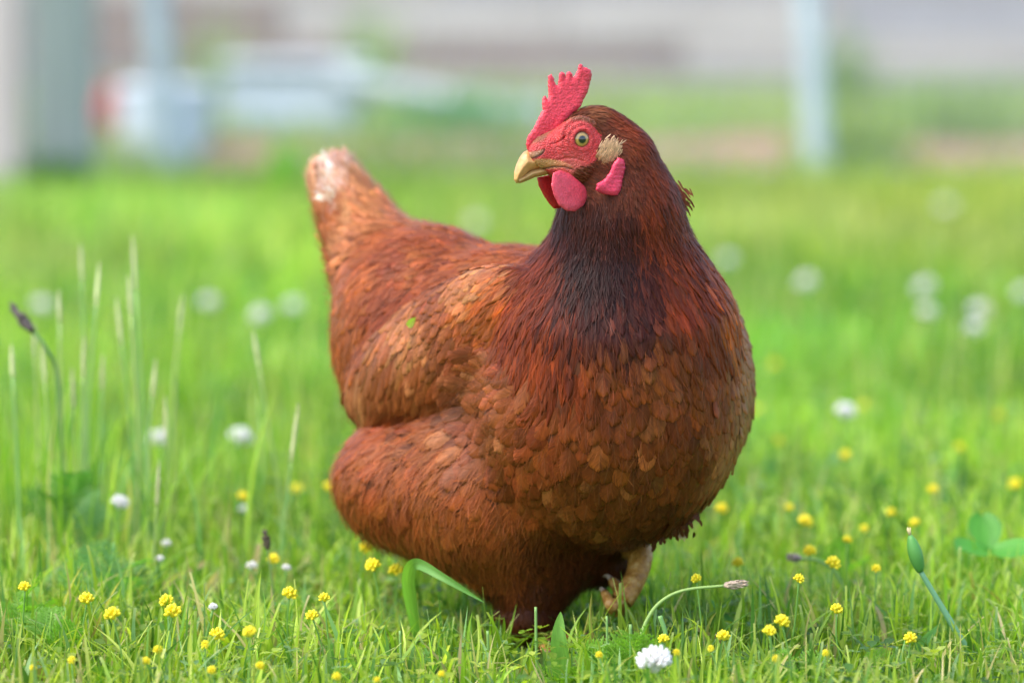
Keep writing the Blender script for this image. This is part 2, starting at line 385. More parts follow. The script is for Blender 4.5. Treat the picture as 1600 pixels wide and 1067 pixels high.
# ---- plumage guides: px, py, flow (dx,dy), length mm, width mm, colour, fluff, lift mm, point, region
C = dict(mah=(.052, .0095, .0045), dmah=(.028, .0058, .0040), red=(.175, .026, .005), org=(.42, .088, .007), ruf=(.185, .040, .0085),
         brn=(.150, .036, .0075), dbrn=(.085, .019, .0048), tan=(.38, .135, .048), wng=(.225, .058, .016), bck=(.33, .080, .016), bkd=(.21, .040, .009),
         flf=(.31, .076, .016), fld=(.26, .060, .013), tl=(.48, .18, .060), wht=(.85, .78, .68), pnk=(.22, .060, .022), hd=(.115, .023, .007), hdl=(.21, .062, .020), rst=(.185, .030, .0055))
G = [
 # head
 (925,170, 1,.25, 6,1.5,'hdl',.2,.6,.6,'head'), (900,178, .8,-.3, 5,1.3,'hd',.2,.5,.6,'head'), (965,195, 1,.75, 8,2.0,'rst',.2,.7,.6,'head'),
 (1005,230, .8,1, 9,2.4,'rst',.2,.8,.7,'head'), (950,205, 1,.6, 7,1.8,'hd',.2,.7,.6,'head'), (1025,280, .35,1, 10,2.8,'rst',.3,.9,.7,'head'),
 (985,270, .4,1, 9,2.2,'hd',.2,.8,.7,'head'), (910,265, 1,.45, 5,1.2,'hd',.3,.5,.6,'head'), (925,285, .9,.6, 5,1.3,'hd',.3,.5,.6,'head'),
 (880,270, .9,.3, 4,1.0,'hd',.3,.4,.6,'head'), (900,300, .2,1, 8,1.6,'mah',.3,.8,.6,'head'), (975,310, .2,1, 8,2,'hd',.3,.8,.6,'head'),
 # neck
 (885,350, -.15,1, 13,2.8,'mah',.3,1.1,.8,'neck'), (930,340, 0,1, 13,2.6,'mah',.3,1.1,.8,'neck'), (975,345, .1,1, 13,3,'mah',.3,1.1,.8,'neck'),
 (1020,340, .35,1, 14,3.5,'red',.3,1.1,.8,'neck'), (1050,350, .5,1, 14,3.6,'rst',.4,1.4,.8,'neck'),
 (905,400, -.12,1, 16,3.2,'dmah',.3,1.2,.8,'neck'), (950,410, .02,1, 16,3.6,'dmah',.35,1.3,.7,'neck'), (1000,410, .2,1, 17,4.4,'mah',.3,1.2,.8,'neck'),
 (1060,410, .45,1, 18,5,'red',.25,1.2,.9,'neck'), (865,400, -.45,1, 19,4,'red',.25,1.2,.9,'neck'), (835,410, -.8,1, 19,4,'rst',.25,1.2,.9,'neck'),
 # hackle cape
 (790,440, -1,.65, 20,4.4,'org',.2,1.4,1,'neck'), (760,480, -.8,.9, 20,4.8,'org',.2,1.5,1,'neck'), (800,500, -.45,1, 21,4.8,'red',.2,1.4,1,'neck'),
 (850,470, -.3,1, 21,4.4,'red',.2,1.4,1,'neck'), (820,540, -.28,1, 22,5.2,'rst',.2,1.5,1,'neck'), (870,540, -.12,1, 22,5.6,'red',.2,1.5,1,'neck'),
 (900,480, -.06,1, 21,4.6,'mah',.2,1.3,1,'neck'), (905,580, 0,1, 21,6,'rst',.2,1.5,.9,'neck'), (850,585, -.15,1, 20,5.6,'rst',.2,1.7,.9,'neck'),
 (1100,460, .5,1, 19,5,'red',.25,1.2,.9,'neck'), (1135,480, .5,1, 18,5.5,'org',.25,1.2,.9,'neck'), (1110,530, .35,1, 18,5.5,'rst',.25,1.3,.9,'neck'),
 (1060,480, .35,1, 18,5.5,'red',.25,1.2,.85,'neck'),
 # breast
 (950,490, .1,1, 18,7.5,'mah',.3,1.3,.55,'breast'), (1000,490, .2,1, 17,8,'mah',.25,1.3,.5,'breast'), (955,560, .1,1, 18,10,'ruf',.25,1.5,.35,'breast'),
 (1020,560, .25,1, 17,10,'ruf',.25,1.5,.3,'breast'), (1075,570, .3,1, 17,10,'ruf',.25,1.5,.3,'breast'), (900,640, -.15,1, 18,13,'ruf',.3,1.7,.1,'breast'),
 (960,650, 0,1, 18,13.5,'brn',.25,1.7,.1,'breast'), (1030,650, .12,1, 18,13.5,'ruf',.25,1.7,.1,'breast'), (1095,640, .2,1, 18,13,'ruf',.25,1.7,.1,'breast'),
 (870,710, -.3,1, 18,13.5,'ruf',.3,1.7,.05,'breast'), (940,730, -.1,1, 18,14,'brn',.25,1.8,0,'breast'), (1010,740, .05,1, 18,14,'brn',.25,1.8,0,'breast'),
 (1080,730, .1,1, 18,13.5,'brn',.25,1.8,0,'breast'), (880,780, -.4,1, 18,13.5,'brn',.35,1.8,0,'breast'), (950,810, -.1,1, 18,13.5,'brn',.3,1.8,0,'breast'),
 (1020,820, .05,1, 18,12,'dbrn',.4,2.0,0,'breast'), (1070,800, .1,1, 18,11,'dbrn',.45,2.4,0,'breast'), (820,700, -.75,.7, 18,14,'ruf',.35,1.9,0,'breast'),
 (800,600, -1,.1, 20,13,'wng',.5,2.6,.1,'breast'), (845,630, -.7,.7, 18,12,'ruf',.35,1.8,.1,'breast'), (740,600, -1,.05, 24,13,'pnk',.6,3.4,.1,'breast'), (770,570, -1,-.15, 22,13,'wng',.55,3.0,.1,'breast'),
 (735,650, -1,.35, 24,13,'pnk',.55,3.4,.1,'breast'), (745,690, -1,.6, 22,14,'pnk',.5,3.0,.1,'breast'), (790,650, -1,.4, 20,14,'wng',.4,2.4,.05,'breast'), (800,740, -.7,.9, 20,15,'ruf',.5,2,.0,'breast'),
 # wing near
 (790,425, -1,.5, 12,7,'tan',.2,1.2,.3,'wing'), (740,430, -1,.55, 12,8,'tan',.2,1.2,.2,'wing'), (690,465, -.9,.75, 13,8.5,'wng',.2,1.2,.2,'wing'), (760,490, -.8,.8, 12,8,'wng',.2,1.2,.2,'wing'),
 (700,530, -.7,1, 14,9,'wng',.2,1.3,.2,'wing'), (750,545, -.6,1, 13,9,'bkd',.2,1.3,.2,'wing'), (640,520, -.8,1, 14,8.5,'tan',.2,1.2,.2,'wing'), (650,580, -.6,1, 24,10,'wng',.2,1.3,.2,'wing'),
 (690,600, -.6,.9, 28,11,'wng',.25,1.3,.2,'wing'), (600,580, -.6,1, 28,10,'wng',.2,1.3,.2,'wing'), (590,625, -.6,.8, 34,11,'bkd',.3,1.5,.2,'wing'), (650,645, -.6,.6, 36,11,'bkd',.3,1.5,.2,'wing'),
 (575,600, -.4,1, 30,10,'tan',.2,1.2,.2,'wing'),
 # back, saddle
 (800,385, -1,.1, 18,11,'bck',.4,1.6,.2,'back'), (730,365, -1,.05, 18,11,'bck',.4,1.6,.2,'back'), (660,345, -1,.05, 20,12,'bck',.45,1.8,.2,'back'), (700,410, -1,.3, 19,12,'bkd',.4,1.7,.2,'back'),
 (640,400, -1,.35, 20,13,'bkd',.45,1.8,.2,'back'), (600,370, -.9,-.2, 22,12,'bck',.45,1.8,.2,'back'), (580,430, -.7,.8, 22,14,'bck',.5,1.9,.1,'back'), (545,440, -.4,1, 22,14,'bck',.5,1.9,.1,'back'),
 (620,470, -.7,.8, 22,14,'bkd',.5,1.9,.1,'back'), (560,540, -.2,1, 24,15,'bck',.55,2,.1,'back'), (540,500, -.2,1, 24,15,'bck',.55,2,.1,'back'), (560,620, 0,1, 22,14,'bkd',.6,2,.1,'back'), (620,530, -.6,.9, 22,14,'bkd',.5,1.9,.1,'back'),
 # tail
 (590,330, -.6,-.9, 26,11,'tl',.3,1.8,.3,'tail'), (555,290, -.6,-1, 26,11,'tl',.25,2,.3,'tail'), (520,280, -.45,-1, 25,11,'tl',.25,2.2,.3,'tail'), (530,340, -.3,-1, 28,12,'bck',.35,1.8,.2,'tail'),
 (500,350, -.25,-1, 20,9,'tl',.3,2,.3,'tail'), (530,296, -.6,-.8, 20,9,'wht',.3,2,.3,'tail'), (514,284, -.6,-.8, 20,9,'wht',.3,2,.3,'tail'), (575,330, -.6,-.8, 22,10,'tl',.3,2,.3,'tail'), (560,296, -.5,-1, 24,9,'tl',.3,2,.3,'tail'), (503,290, -.4,-1, 24,9,'tl',.3,2,.3,'tail'), (500,325, -.25,-1, 26,10,'tl',.3,2,.3,'tail'), (505,255, -.3,-1, 22,10,'tl',.3,2,.3,'tail'), (560,350, -.7,-.6, 26,13,'tl',.4,1.8,.2,'tail'), (515,375, -.3,-.3, 24,13,'bck',.4,1.8,.2,'tail'),
 # fluff and belly
 (600,680, -.7,.5, 22,15,'flf',.7,2.2,0,'belly'), (560,700, -.5,.9, 24,16,'flf',.7,2.2,0,'belly'), (545,760, -.1,1, 24,17,'flf',.7,2.2,0,'belly'), (570,820, .2,1, 24,16,'fld',.8,2.4,0,'belly'),
 (640,740, -.5,.8, 24,17,'flf',.65,2.2,0,'belly'), (700,700, -.8,.5, 24,16,'flf',.6,2.2,0,'belly'), (640,820, 0,1, 24,17,'fld',.7,2.2,0,'belly'), (720,770, -.5,.9, 24,17,'flf',.6,2.2,0,'belly'),
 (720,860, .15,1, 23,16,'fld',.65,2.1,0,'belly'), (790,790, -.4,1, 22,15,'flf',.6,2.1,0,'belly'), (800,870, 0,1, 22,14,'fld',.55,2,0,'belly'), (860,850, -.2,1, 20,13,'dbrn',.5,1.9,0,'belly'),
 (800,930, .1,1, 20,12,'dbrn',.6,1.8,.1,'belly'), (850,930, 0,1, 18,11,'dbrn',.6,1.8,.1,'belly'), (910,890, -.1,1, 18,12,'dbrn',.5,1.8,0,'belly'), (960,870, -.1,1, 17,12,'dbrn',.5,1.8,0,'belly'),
 # far wing
 (1160,500, .1,1, 13,9,'tan',.2,1.2,.1,'wing'), (1168,560, .05,1, 13,9,'tan',.2,1.2,.1,'wing'), (1160,630, -.1,1, 13,9,'tan',.2,1.2,.1,'wing'), (1140,700, -.35,1, 16,10,'tan',.3,1.3,.1,'wing'),
 (1120,750, -.5,1, 16,10,'wng',.3,1.4,.1,'wing'), (1125,620, .1,1, 14,9.5,'wng',.2,1.3,.1,'wing'),
]
CO = np.array([0, CAM_Y, CAM_Z])
gp, gd, gn = [], [], []
for g in G:
    r = norm(ray(g[0], g[1]))
    loc, nrm, _, _ = bvh.ray_cast(Vector(CO), Vector(r))
    if loc is None:
        loc, nrm, _, _ = bvh.find_nearest(Vector(P(g[0], g[1], 0.29 if g[10] == 'tail' else 0.1)))
    n = np.array(nrm); d = np.array([g[2], 0, -g[3]], float)
    d = norm(d - n * (d @ n)); gp.append(np.array(loc)); gd.append(d); gn.append(n)
gp, gd, gn = map(np.array, (gp, gd, gn))
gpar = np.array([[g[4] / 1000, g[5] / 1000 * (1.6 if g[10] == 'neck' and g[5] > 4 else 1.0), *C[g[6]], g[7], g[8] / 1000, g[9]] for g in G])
regs = ['head', 'neck', 'breast', 'wing', 'back', 'tail', 'belly']
greg = np.array([regs.index(g[10]) for g in G])

def field(p, iswing=None):
    d2 = ((p[:, None, :] - gp[None]) ** 2).sum(-1)
    w = 1 / (d2 + 0.006 ** 2) ** 2.6
    if iswing is not None:
        wg = (greg == 3)[None, :]
        w = w * np.where(iswing[:, None] & ~wg & (greg != 1)[None, :] & (greg != 2)[None, :], 1e-4, 1)
        w = w * np.where(~iswing[:, None] & wg & (gp[:, 0] < 0.02)[None], 1e-4, 1)
    w = w / w.sum(1, keepdims=True)
    return w @ gd, w @ gpar, greg[w.argmax(1)]

# bare skin of the face, as an outline in the photograph carried onto the head (both sides)
FACE = [(850,266),(836,262),(826,250),(822,236),(828,228),(850,222),(862,208),(874,196),(888,190),(905,190),(925,196),(940,207),(944,222),(940,240),(930,252),(915,258),(900,262),(892,272),(870,272)]
def in_poly(x, y, poly):
    c = np.zeros(x.shape, bool); n = len(poly); j = n - 1
    for i in range(n):
        xi, yi = poly[i]; xj, yj = poly[j]
        c ^= ((yi > y) != (yj > y)) & (x < (xj - xi) * (y - yi) / (yj - yi + 1e-12) + xi); j = i
    return c
def head_px(p):
    q = p - HEADC
    s = q @ HS
    q = q - (s - np.abs(s))[..., None] * HS          # mirror to the near side
    return project(HEADC + q)
def seg_dist(x, y, poly):
    d = np.full(x.shape, 1e9); n = len(poly)
    for i in range(n):
        ax_, ay_ = poly[i]; bx_, by_ = poly[(i + 1) % n]
        dx, dy = bx_ - ax_, by_ - ay_
        t = np.clip(((x - ax_) * dx + (y - ay_) * dy) / (dx * dx + dy * dy + 1e-9), 0, 1)
        d = np.minimum(d, np.hypot(x - ax_ - t * dx, y - ay_ - t * dy))
    return np.where(in_poly(x, y, poly), d, -d)       # >0 inside

# ---- scatter roots
tri = np.concatenate([bf[:, [0, 1, 2]], bf[:, [0, 2, 3]]])
A3 = np.linalg.norm(np.cross(bv[tri[:, 1]] - bv[tri[:, 0]], bv[tri[:, 2]] - bv[tri[:, 0]]), axis=1) / 2
cen = bv[tri].mean(1)
_, gparc, _ = field(cen)
def spacing(par):
    return np.maximum(0.0014, 0.56 * par[:, 1] + 0.04 * par[:, 0])
wgt = A3 / spacing(gparc) ** 2
NC = 150000
ti = RNG.choice(len(tri), NC, p=wgt / wgt.sum())
r1, r2 = RNG.random((2, NC)); r1 = np.sqrt(r1)
cp = bv[tri[ti, 0]] * (1 - r1)[:, None] + bv[tri[ti, 1]] * (r1 * (1 - r2))[:, None] + bv[tri[ti, 2]] * (r1 * r2)[:, None]
iswing = np.abs(wing_sdf(cp) - body_sdf(cp)) < 0.0025
cd = field(cp, iswing)[0]
farh = np.clip((np.linalg.norm(cp - HEADC, axis=1) - .05) / .05, .15, 1)[:, None]
_, cpar, creg = field(cp + RNG.normal(0, .0065, cp.shape) * farh, iswing)
sp = spacing(cpar)
hx, hy = head_px(cp)
near_head = np.linalg.norm(cp - HEADC, axis=1) < 0.055
bare = near_head & (seg_dist(hx, hy, FACE) > 1.0) 
cell = 0.004; grid = {}; keep = []
ci = np.floor(cp / cell).astype(int)
for i in range(NC):
    if bare[i]: continue
    s = sp[i]; R = int(s / cell) + 1; a, b, c = ci[i]; ok = True; pi = cp[i]
    for x in range(a - R, a + R + 1):
        for y in range(b - R, b + R + 1):
            for z in range(c - R, c + R + 1):
                for q in grid.get((x, y, z), ()):
                    dd = cp[q] - pi
                    if dd[0] * dd[0] + dd[1] * dd[1] + dd[2] * dd[2] < s * s: ok = False; break
                if not ok: break
            if not ok: break
        if not ok: break
    if ok: grid.setdefault((a, b, c), []).append(i); keep.append(i)
keep = np.array(keep)
print('feathers', len(keep))

def grow(p, d, L, W, lift, point, seedv, V=8, U=5, cup=0.10, curl=0.0, F=body_sdf, h0=0.0, twist=0.0):
    """feathers that leave p along d and follow the surface F, rising by lift towards the tip"""
    n = len(p); st = []
    n0 = grad(F, p); p = p - F(p)[:, None] * n0
    d = norm(d - n0 * (d * n0).sum(1, keepdims=True))
    ts = np.linspace(0, 1, V) ** 0.85
    cur, nn, dd = p.copy(), n0, d
    for k, t in enumerate(ts):
        if k:
            cur = cur + dd * (L * (t - ts[k - 1]))[:, None]
            g = grad(F, cur); f = F(cur)
            # never follow the surface more than loosely: stiff vanes bridge hollows
            cur = cur - (np.clip(f, -0.004, 0.0012) )[:, None] * g
            nn = norm(nn * 0.5 + g * 0.5); dd = norm(dd - nn * (dd * nn).sum(1, keepdims=True))
        st.append((cur.copy(), nn.copy(), dd.copy()))
    prof_r = np.clip(0.45 + 1.6 * ts, 0, 1) * np.sqrt(np.clip(1 - np.clip((ts - 0.58) / 0.42, 0, 1) ** 2.2, 0, 1))
    prof_p = np.clip(0.5 + 1.5 * ts, 0, 1) * (1 - np.clip((ts - 0.25) / 0.75, 0, 1) ** 1.5)
    us = np.linspace(-1, 1, U)
    verts = np.empty((n, V, U, 3)); uv = np.empty((n, V, U, 3))
    for k, t in enumerate(ts):
        c, g, q = st[k]
        b = np.cross(g, q)
        w = W / 2 * (prof_r[k] * (1 - point) + prof_p[k] * point) + 1e-5
        hgt = np.asarray(h0) + lift * (t ** 1.1) + curl * t * t
        for m, u in enumerate(us):
            verts[:, k, m] = c + b * (w * u)[:, None] + g * (hgt + 0.0003 - cup * W * u * u * (0.3 + 0.7 * t) + twist * u * W * 0.5)[:, None]
            uv[:, k, m, 0] = u; uv[:, k, m, 1] = t; uv[:, k, m, 2] = seedv
    idx = np.arange(n * V * U).reshape(n, V, U)
    q = np.stack([idx[:, :-1, :-1], idx[:, :-1, 1:], idx[:, 1:, 1:], idx[:, 1:, :-1]], -1).reshape(-1, 4)
    return verts.reshape(-1, 3), q, uv.reshape(-1, 3)

def E(px, py, dy=0.0): return P(px, py, HEADC[1] + dy)
EYE = HEADC + HF * ((915 - 906) * 0.0005 / 0.93) + HU * ((230 - 218) * 0.00049) + HS * 0.0165
# solve eye so that it projects at (908,218)
for _ in range(6):
    ex, ey = project(EYE); EYE = EYE + HF * ((ex - 908) * 0.00049 / 0.93) + HU * ((ey - 218) * 0.00049)
def head_sdf(p):
    RH = np.stack([HF, HS, HU])
    d = d_ell(p, P(922, 233, -0.04), (0.034, 0.0185, 0.030), RH)
    d = smin(d, d_ell(p, P(868, 236, -0.055), (0.022, 0.0080, 0.0150), RH), 0.010)
    d = smin(d, d_ell(p, P(905, 262, -0.045), (0.024, 0.0135, 0.0125), RH), 0.010)
    for s in (1, -1):
        e = EYE if s == 1 else EYE - HS * 2 * ((EYE - HEADC) @ HS)
        q = p - e; l = (q @ HS) * s; rr = np.linalg.norm(q - (q @ HS)[:, None] * HS, axis=1)
        lid = np.hypot(rr - 0.0080, l - 0.0014) - 0.0019
        ring = np.hypot(rr - 0.0118, l + 0.0000) - 0.0019
        ring2 = np.hypot(rr - 0.0160, l + 0.0020) - 0.0021
        d = smin(d, lid, 0.0022); d = smin(d, ring, 0.0022); d = smin(d, ring2, 0.003)
        d = np.maximum(d, -(np.linalg.norm(p - (e - HS * s * 0.003), axis=1) - 0.0073))
    x, y = head_px(p)
    for lin in ([(830,271),(850,263.5),(866,260.5),(882,261),(896,265)], [(829,248),(838,246),(847,241),(851,234)], [(872,250),(885,247),(899,248),(912,252)], [(860,226),(874,222),(885,212)]):
        d = d + 0.0009 * np.clip(1 - np.abs(seg_dist(x, y, lin + lin[::-1])) / 2.2, 0, 1)
    return d + 0.00026 * np.sin(p[:, 0] * 1700 + 2.5 * np.sin(p[:, 2] * 900 + p[:, 0] * 400)) * np.sin(p[:, 2] * 2100 + 3 * np.sin(p[:, 0] * 1100))
HB = lambda p: np.minimum(body_sdf(p), head_sdf(p))
feather_m = feather_material()
names = dict(head='head_feathers', neck='neck_hackle', breast='breast_feathers', wing='wing', back='back_feathers', tail='tail', belly='belly_fluff')
kp, kd, kpar, kreg = cp[keep], cd[keep], cpar[keep], creg[keep]
wx, wy = project(kp)
def colour_tweak(p, reg, col):
    """real colour patches of the plumage"""
    x, y = project(p); n = len(p)
    col = col * np.exp(RNG.normal(0, 1, (n, 1)) * np.select([reg >= 4, reg == 1, reg == 2], [.13, .27, .21], .17)[:, None]) * np.exp(RNG.normal(0, 0.05, (n, 3)))
    odd = (RNG.random(n) < 0.08) & (reg == 2)
    col[odd] = col[odd] * np.array([1.5, 1.9, 2.3])
    return np.clip(col, 0.003, 0.9)
for ri, rn in enumerate(regs):
    for side in ((0, 1) if rn == 'wing' else (0,)):
        m = kreg == ri
        if rn == 'wing': m &= (kp[:, 0] < 0.05) if side == 0 else (kp[:, 0] >= 0.05)
        if not m.any(): continue
        p, d, par = kp[m], kd[m].copy(), kpar[m]; n = len(p)
        jit = RNG.normal(0, dict(neck=.11, head=.13, wing=.09, breast=.13).get(rn, .17), (n, 3))
        d = norm(norm(d) + jit)
        big = dict(breast=1.42, belly=1.35, back=1.25, wing=1.35, neck=1.0).get(rn, 1.0)
        L = par[:, 0] * big * (1.45 if rn == 'neck' else 1) * RNG.uniform(0.85, 1.2, n); W = par[:, 1] * big * RNG.uniform(0.8, 1.15, n)
        lift = par[:, 6] * RNG.uniform(0.5, 1.5, n) * dict(breast=1.5, tail=1.9, belly=1.4, back=1.2, wing=1.45).get(rn, 1.1)
        small = rn == 'head'
        V, U = (5, 3) if small else (9, 7)
        v, q, uv = grow(p, d, L, W, lift, par[:, 7], RNG.random(n), V, U, F=HB if small else body_sdf, cup=0.05 if small else 0.13,
                        curl=RNG.normal(0, 0.0003, n) + (RNG.random(n) < .05) * 0.002 * (not small), twist=RNG.normal(0, .06, n))
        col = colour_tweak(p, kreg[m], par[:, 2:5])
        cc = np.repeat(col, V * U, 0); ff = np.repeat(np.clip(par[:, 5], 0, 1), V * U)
        # loose single barbs and filoplumes over the vanes
        k = np.repeat(np.arange(n), dict(neck=3, breast=4, wing=2, head=1, belly=15, back=10, tail=7).get(rn, 4)); ns = len(k)
        ps = p[k] + d[k] * (L[k] * RNG.uniform(.05, .75, ns))[:, None] + np.cross(d[k], RNG.normal(0, 1, (ns, 3))) * W[k, None] * .42
        v2, q2, uv2 = grow(ps, norm(d[k] + RNG.normal(0, .28, (ns, 3))), L[k] * RNG.uniform(.3, .65, ns), np.full(ns, .0003 if small else .0004 if ri < 4 else .0006), lift[k] * 1.0, np.full(ns, .5), RNG.random(ns), 4, 2, cup=0, h0=lift[k] * .75, curl=RNG.uniform(0, .0012, ns) * (not small))
        c2 = np.clip(col[k] * RNG.uniform(.75, 1.35, (ns, 1)) * (1 + np.array([0, .12, .3]) * RNG.random((ns, 1))), 0, .8)
        v = np.vstack([v, v2]); q = np.vstack([q, q2 + n * V * U]); uv2[:, 0] = .3; uv2[:, 1] *= .6; uv = np.vstack([uv, uv2])
        cc = np.vstack([cc, np.repeat(c2, 8, 0)]); ff = np.concatenate([ff, np.zeros(ns * 8)])
        make_mesh(names[rn], v, q, feather_m, parent=hen, col=cc, uv=uv, extra=ff)

# ---- the bare head: face skin with folds
hv, hf = surface_nets(head_sdf, HEADC - [0.062, 0.055, 0.05], HEADC + [0.05, 0.05, 0.045], 0.0007)
hx, hy = head_px(hv)
sd = seg_dist(hx, hy, FACE)
t = np.clip((sd + 5) / 6, 0, 1)[:, None]
redskin = np.array([.54, .036, .036]); brownskin = np.array([.22, .06, .022])
pale = np.clip(1 - np.hypot(hx - 895, hy - 262) / 32, 0, 1)[:, None]
blotch = (np.sin(hx * .9 + 2 * np.sin(hy * .5)) * np.sin(hy * 1.1 + 2 * np.sin(hx * .37)))[:, None]
redskin = redskin * (1 + .18 * blotch * np.array([1, -1, -1]))
fc = brownskin * (1 - t) + (redskin * (1 - 0.35 * pale) + np.array([.5, .2, .12]) * 0.35 * pale) * t

def flesh(name, bumpscale=650, bs=0.6, rough=0.42):
    N = NT(name); col = N.attr("col")
    nz = N.noise(bumpscale, 3); nz2 = N.noise(bumpscale * 0.3, 3)
    vs = N.n('ShaderNodeVectorMath', operation='SCALE'); N.l(col.outputs['Color'], vs.inputs[0])
    N.l(N.math('ADD', N.math('MULTIPLY', nz, 0.7), N.math('ADD', N.math('MULTIPLY', nz2, .6), 0.35)), vs.inputs['Scale'])
    b = N.bsdf(vs.outputs[0], rough, 0.45, **{'Subsurface Weight': 0.18, 'Subsurface Scale': 0.003})
    b.inputs['Subsurface Radius'].default_value = (1.0, 0.15, 0.1)
    vo = N.n('ShaderNodeTexVoronoi'); vo.inputs['Scale'].default_value = bumpscale
    N.l(N.n('ShaderNodeTexCoord').outputs['Object'], vo.inputs['Vector'])
    N.bump(N.math('ADD', nz, N.math('MULTIPLY', vo.outputs['Distance'], -1.4)), bs * 0.7, 0.0009, b)
    return N.done(b.outputs[0])
flesh_m = flesh("red_flesh"); face_m = flesh("face_skin", 900, 0.9)
wattle_m = flesh("wattle_flesh", 700, 0.35, 0.38)
GAPE = [(834,249),(848,248),(864,249),(880,252),(897,260),(894,265),(876,263),(852,265),(834,270)]
gk = np.clip((seg_dist(hx, hy, GAPE) + 1) / 2.5, 0, 1)[:, None]
gcolr = np.array([.52, .24, .08]) * (1 - np.clip((hx - 860) / 40, 0, 1))[:, None] + np.array([.55, .12, .07]) * np.clip((hx - 860) / 40, 0, 1)[:, None]
fc = fc * (1 - gk) + gcolr * gk
FLAP = [(824,246),(826,238),(838,236),(850,233),(848,240),(838,245),(829,249)]
fk = np.clip((seg_dist(hx, hy, FLAP) + 1) / 2.5, 0, 1)[:, None]; fc = fc * (1 - fk) + np.array([.45, .20, .11]) * fk
for lin, wd in (([(830,271),(850,263.5),(866,260.5),(882,261),(896,265)], 1.1), ([(829,248),(838,246),(847,241),(851,234)], 1.3)):
    lk = np.clip(1.6 - np.abs(seg_dist(hx, hy, lin + lin[::-1])) / wd, 0, 1)[:, None]; fc = fc * (1 - lk * .85) + np.array([.10, .025, .015]) * lk * .85
make_mesh('face', hv, hf, face_m, parent=hen, col=fc)

def plate(name, poly, yfun, T, R, mat, colf, h=0.0008, bend=None, shift=0.0, ridge=0.0, e=0.5, peb=0.07):
    """a fleshy sheet: photograph outline at its own depth, real thickness 2T, rounded rim"""
    poly = [tuple(map(float, q)) for q in poly]
    xs = [q[0] for q in poly]; ys = [q[1] for q in poly]
    c = P((min(xs) + max(xs)) / 2, (min(ys) + max(ys)) / 2, yfun((min(xs) + max(xs)) / 2, (min(ys) + max(ys)) / 2))
    def F(p):
        x, y = project(p)
        x = x + (.5 * np.sin(y * .9) if peb > .05 else 0) ; d = seg_dist(x, y, poly) * 0.0005
        yy = yfun(x, y)
        if bend is not None: yy = yy + bend(x, y)
        t = np.clip(d / R, 0, 1)
        half = T * (1 - (1 - t) ** 2) ** e
        half = half * (1 + peb * np.sin(x * 1.25 + 2.2 * np.sin(y * .55)) * np.sin(y * 1.35 + 2.2 * np.sin(x * .45)))
        return np.where(d > 0, np.abs(p[:, 1] - yy) - half, np.maximum(-d, np.abs(p[:, 1] - yy)) + 1e-5)
    m = max(T, 0.004) + 0.006
    lo = np.array([P(min(xs) - 6, 0, c[1])[0], 0, P(0, max(ys) + 6, c[1])[2]]); hi = np.array([P(max(xs) + 6, 0, c[1])[0], 0, P(0, min(ys) - 6, c[1])[2]])
    Y = [yfun(a, b) + (float(bend(np.array([a]), np.array([b]))[0]) if bend is not None else 0) for a, b in poly]
    lo[1] = min(Y) - m; hi[1] = max(Y) + m
    v, f = surface_nets(F, lo, hi, h)
    x, y = project(v)
    return make_mesh(name, v, f, mat, parent=hen, col=colf(x, y, v))

KY = HF[1] / HF[0]        # the head's plane in depth
yh = lambda x, y: HEADC[1] + (np.asarray(x, float) - 915) * 0.0005 * KY
COMB = [(825.6,240),(821.7,227),(824,214),(833.5,201),(838.7,190),(845,177),(848,172),(846.6,159),(848.7,151),(852,149.5),(856,156),(857,148),(856,132.5),(856.6,119),(861,116),(865,121),(868,132.5),(871.5,134),(873,124.6),(873.4,115.4),(878,112),(883,115.4),(884,122),(885.4,114),(890,111.5),(894,114.6),(895,122),(899,116.7),(903,109),(904.3,101),(909,99.7),(912,105.7),(917.4,106),(924,111.5),(924.8,119.4),(921.4,132.5),(918.8,143),(912,156),(907,168),(895,178),(884,192),(876,206),(870,222),(858,238),(839,244)]
def comb_col(x, y, v):
    c = np.tile(np.array([.68, .040, .062]), (len(v), 1))
    n = np.sin(v[:, 0] * 900) * np.sin(v[:, 2] * 800)
    return c * (1 + 0.08 * n[:, None])
plate('comb', COMB, yh, 0.0030, 0.0045, flesh_m, comb_col, 0.0008, bend=lambda x, y: 0.0022 * np.sin((np.asarray(y, float) - 240) * 0.04))
WAT = [(863.6,270),(861,290),(865,305.6),(873,321.4),(886,330.6),(899,330.6),(912,321.4),(919.5,308),(917.4,295),(907,284.7),(891,272),(875.5,266)]
wcol = lambda x, y, v: np.array([.66, .058, .090])[None] * (1 + 0.0 * x)[:, None]
plate('wattle', WAT, lambda x, y: HEADC[1] - 0.023 + (np.asarray(x, float) - 890) * 0.0004, 0.0028, 0.006, wattle_m, wcol, 0.0008, peb=.03,
      bend=lambda x, y: -0.00009 * (np.asarray(y, float) - 270))
WAT2 = [(838.7,277),(841,290),(849,305.7),(858,319),(866,327),(876,325),(884,305),(880,285),(866,272)]
plate('wattle', WAT2, lambda x, y: HEADC[1] - 0.006 + (np.asarray(x, float) - 850) * 0.0003, 0.0026, 0.006, wattle_m,
      lambda x, y, v: np.array([.48, .018, .020])[None] * np.ones((len(v), 1)), 0.0009, peb=.03)
LOBE = [(966,246),(975.7,250.6),(977,263.7),(973,279.4),(971.5,295),(967,305.7),(954,305.7),(941,303),(930.6,298),(933,287),(944,281),(953,269),(958,255.8)]
plate('earlobe', LOBE, lambda x, y: HEADC[1] - 0.0275 + (np.asarray(x, float) - 950) * 0.00022, 0.0036, 0.005, wattle_m,
      lambda x, y, v: np.array([.66, .036, .085])[None] * (1 + 0.0 * x)[:, None], 0.0008,
      bend=lambda x, y: 0.0005 * np.sin(np.asarray(x, float) * 0.15 + np.asarray(y, float) * .12))
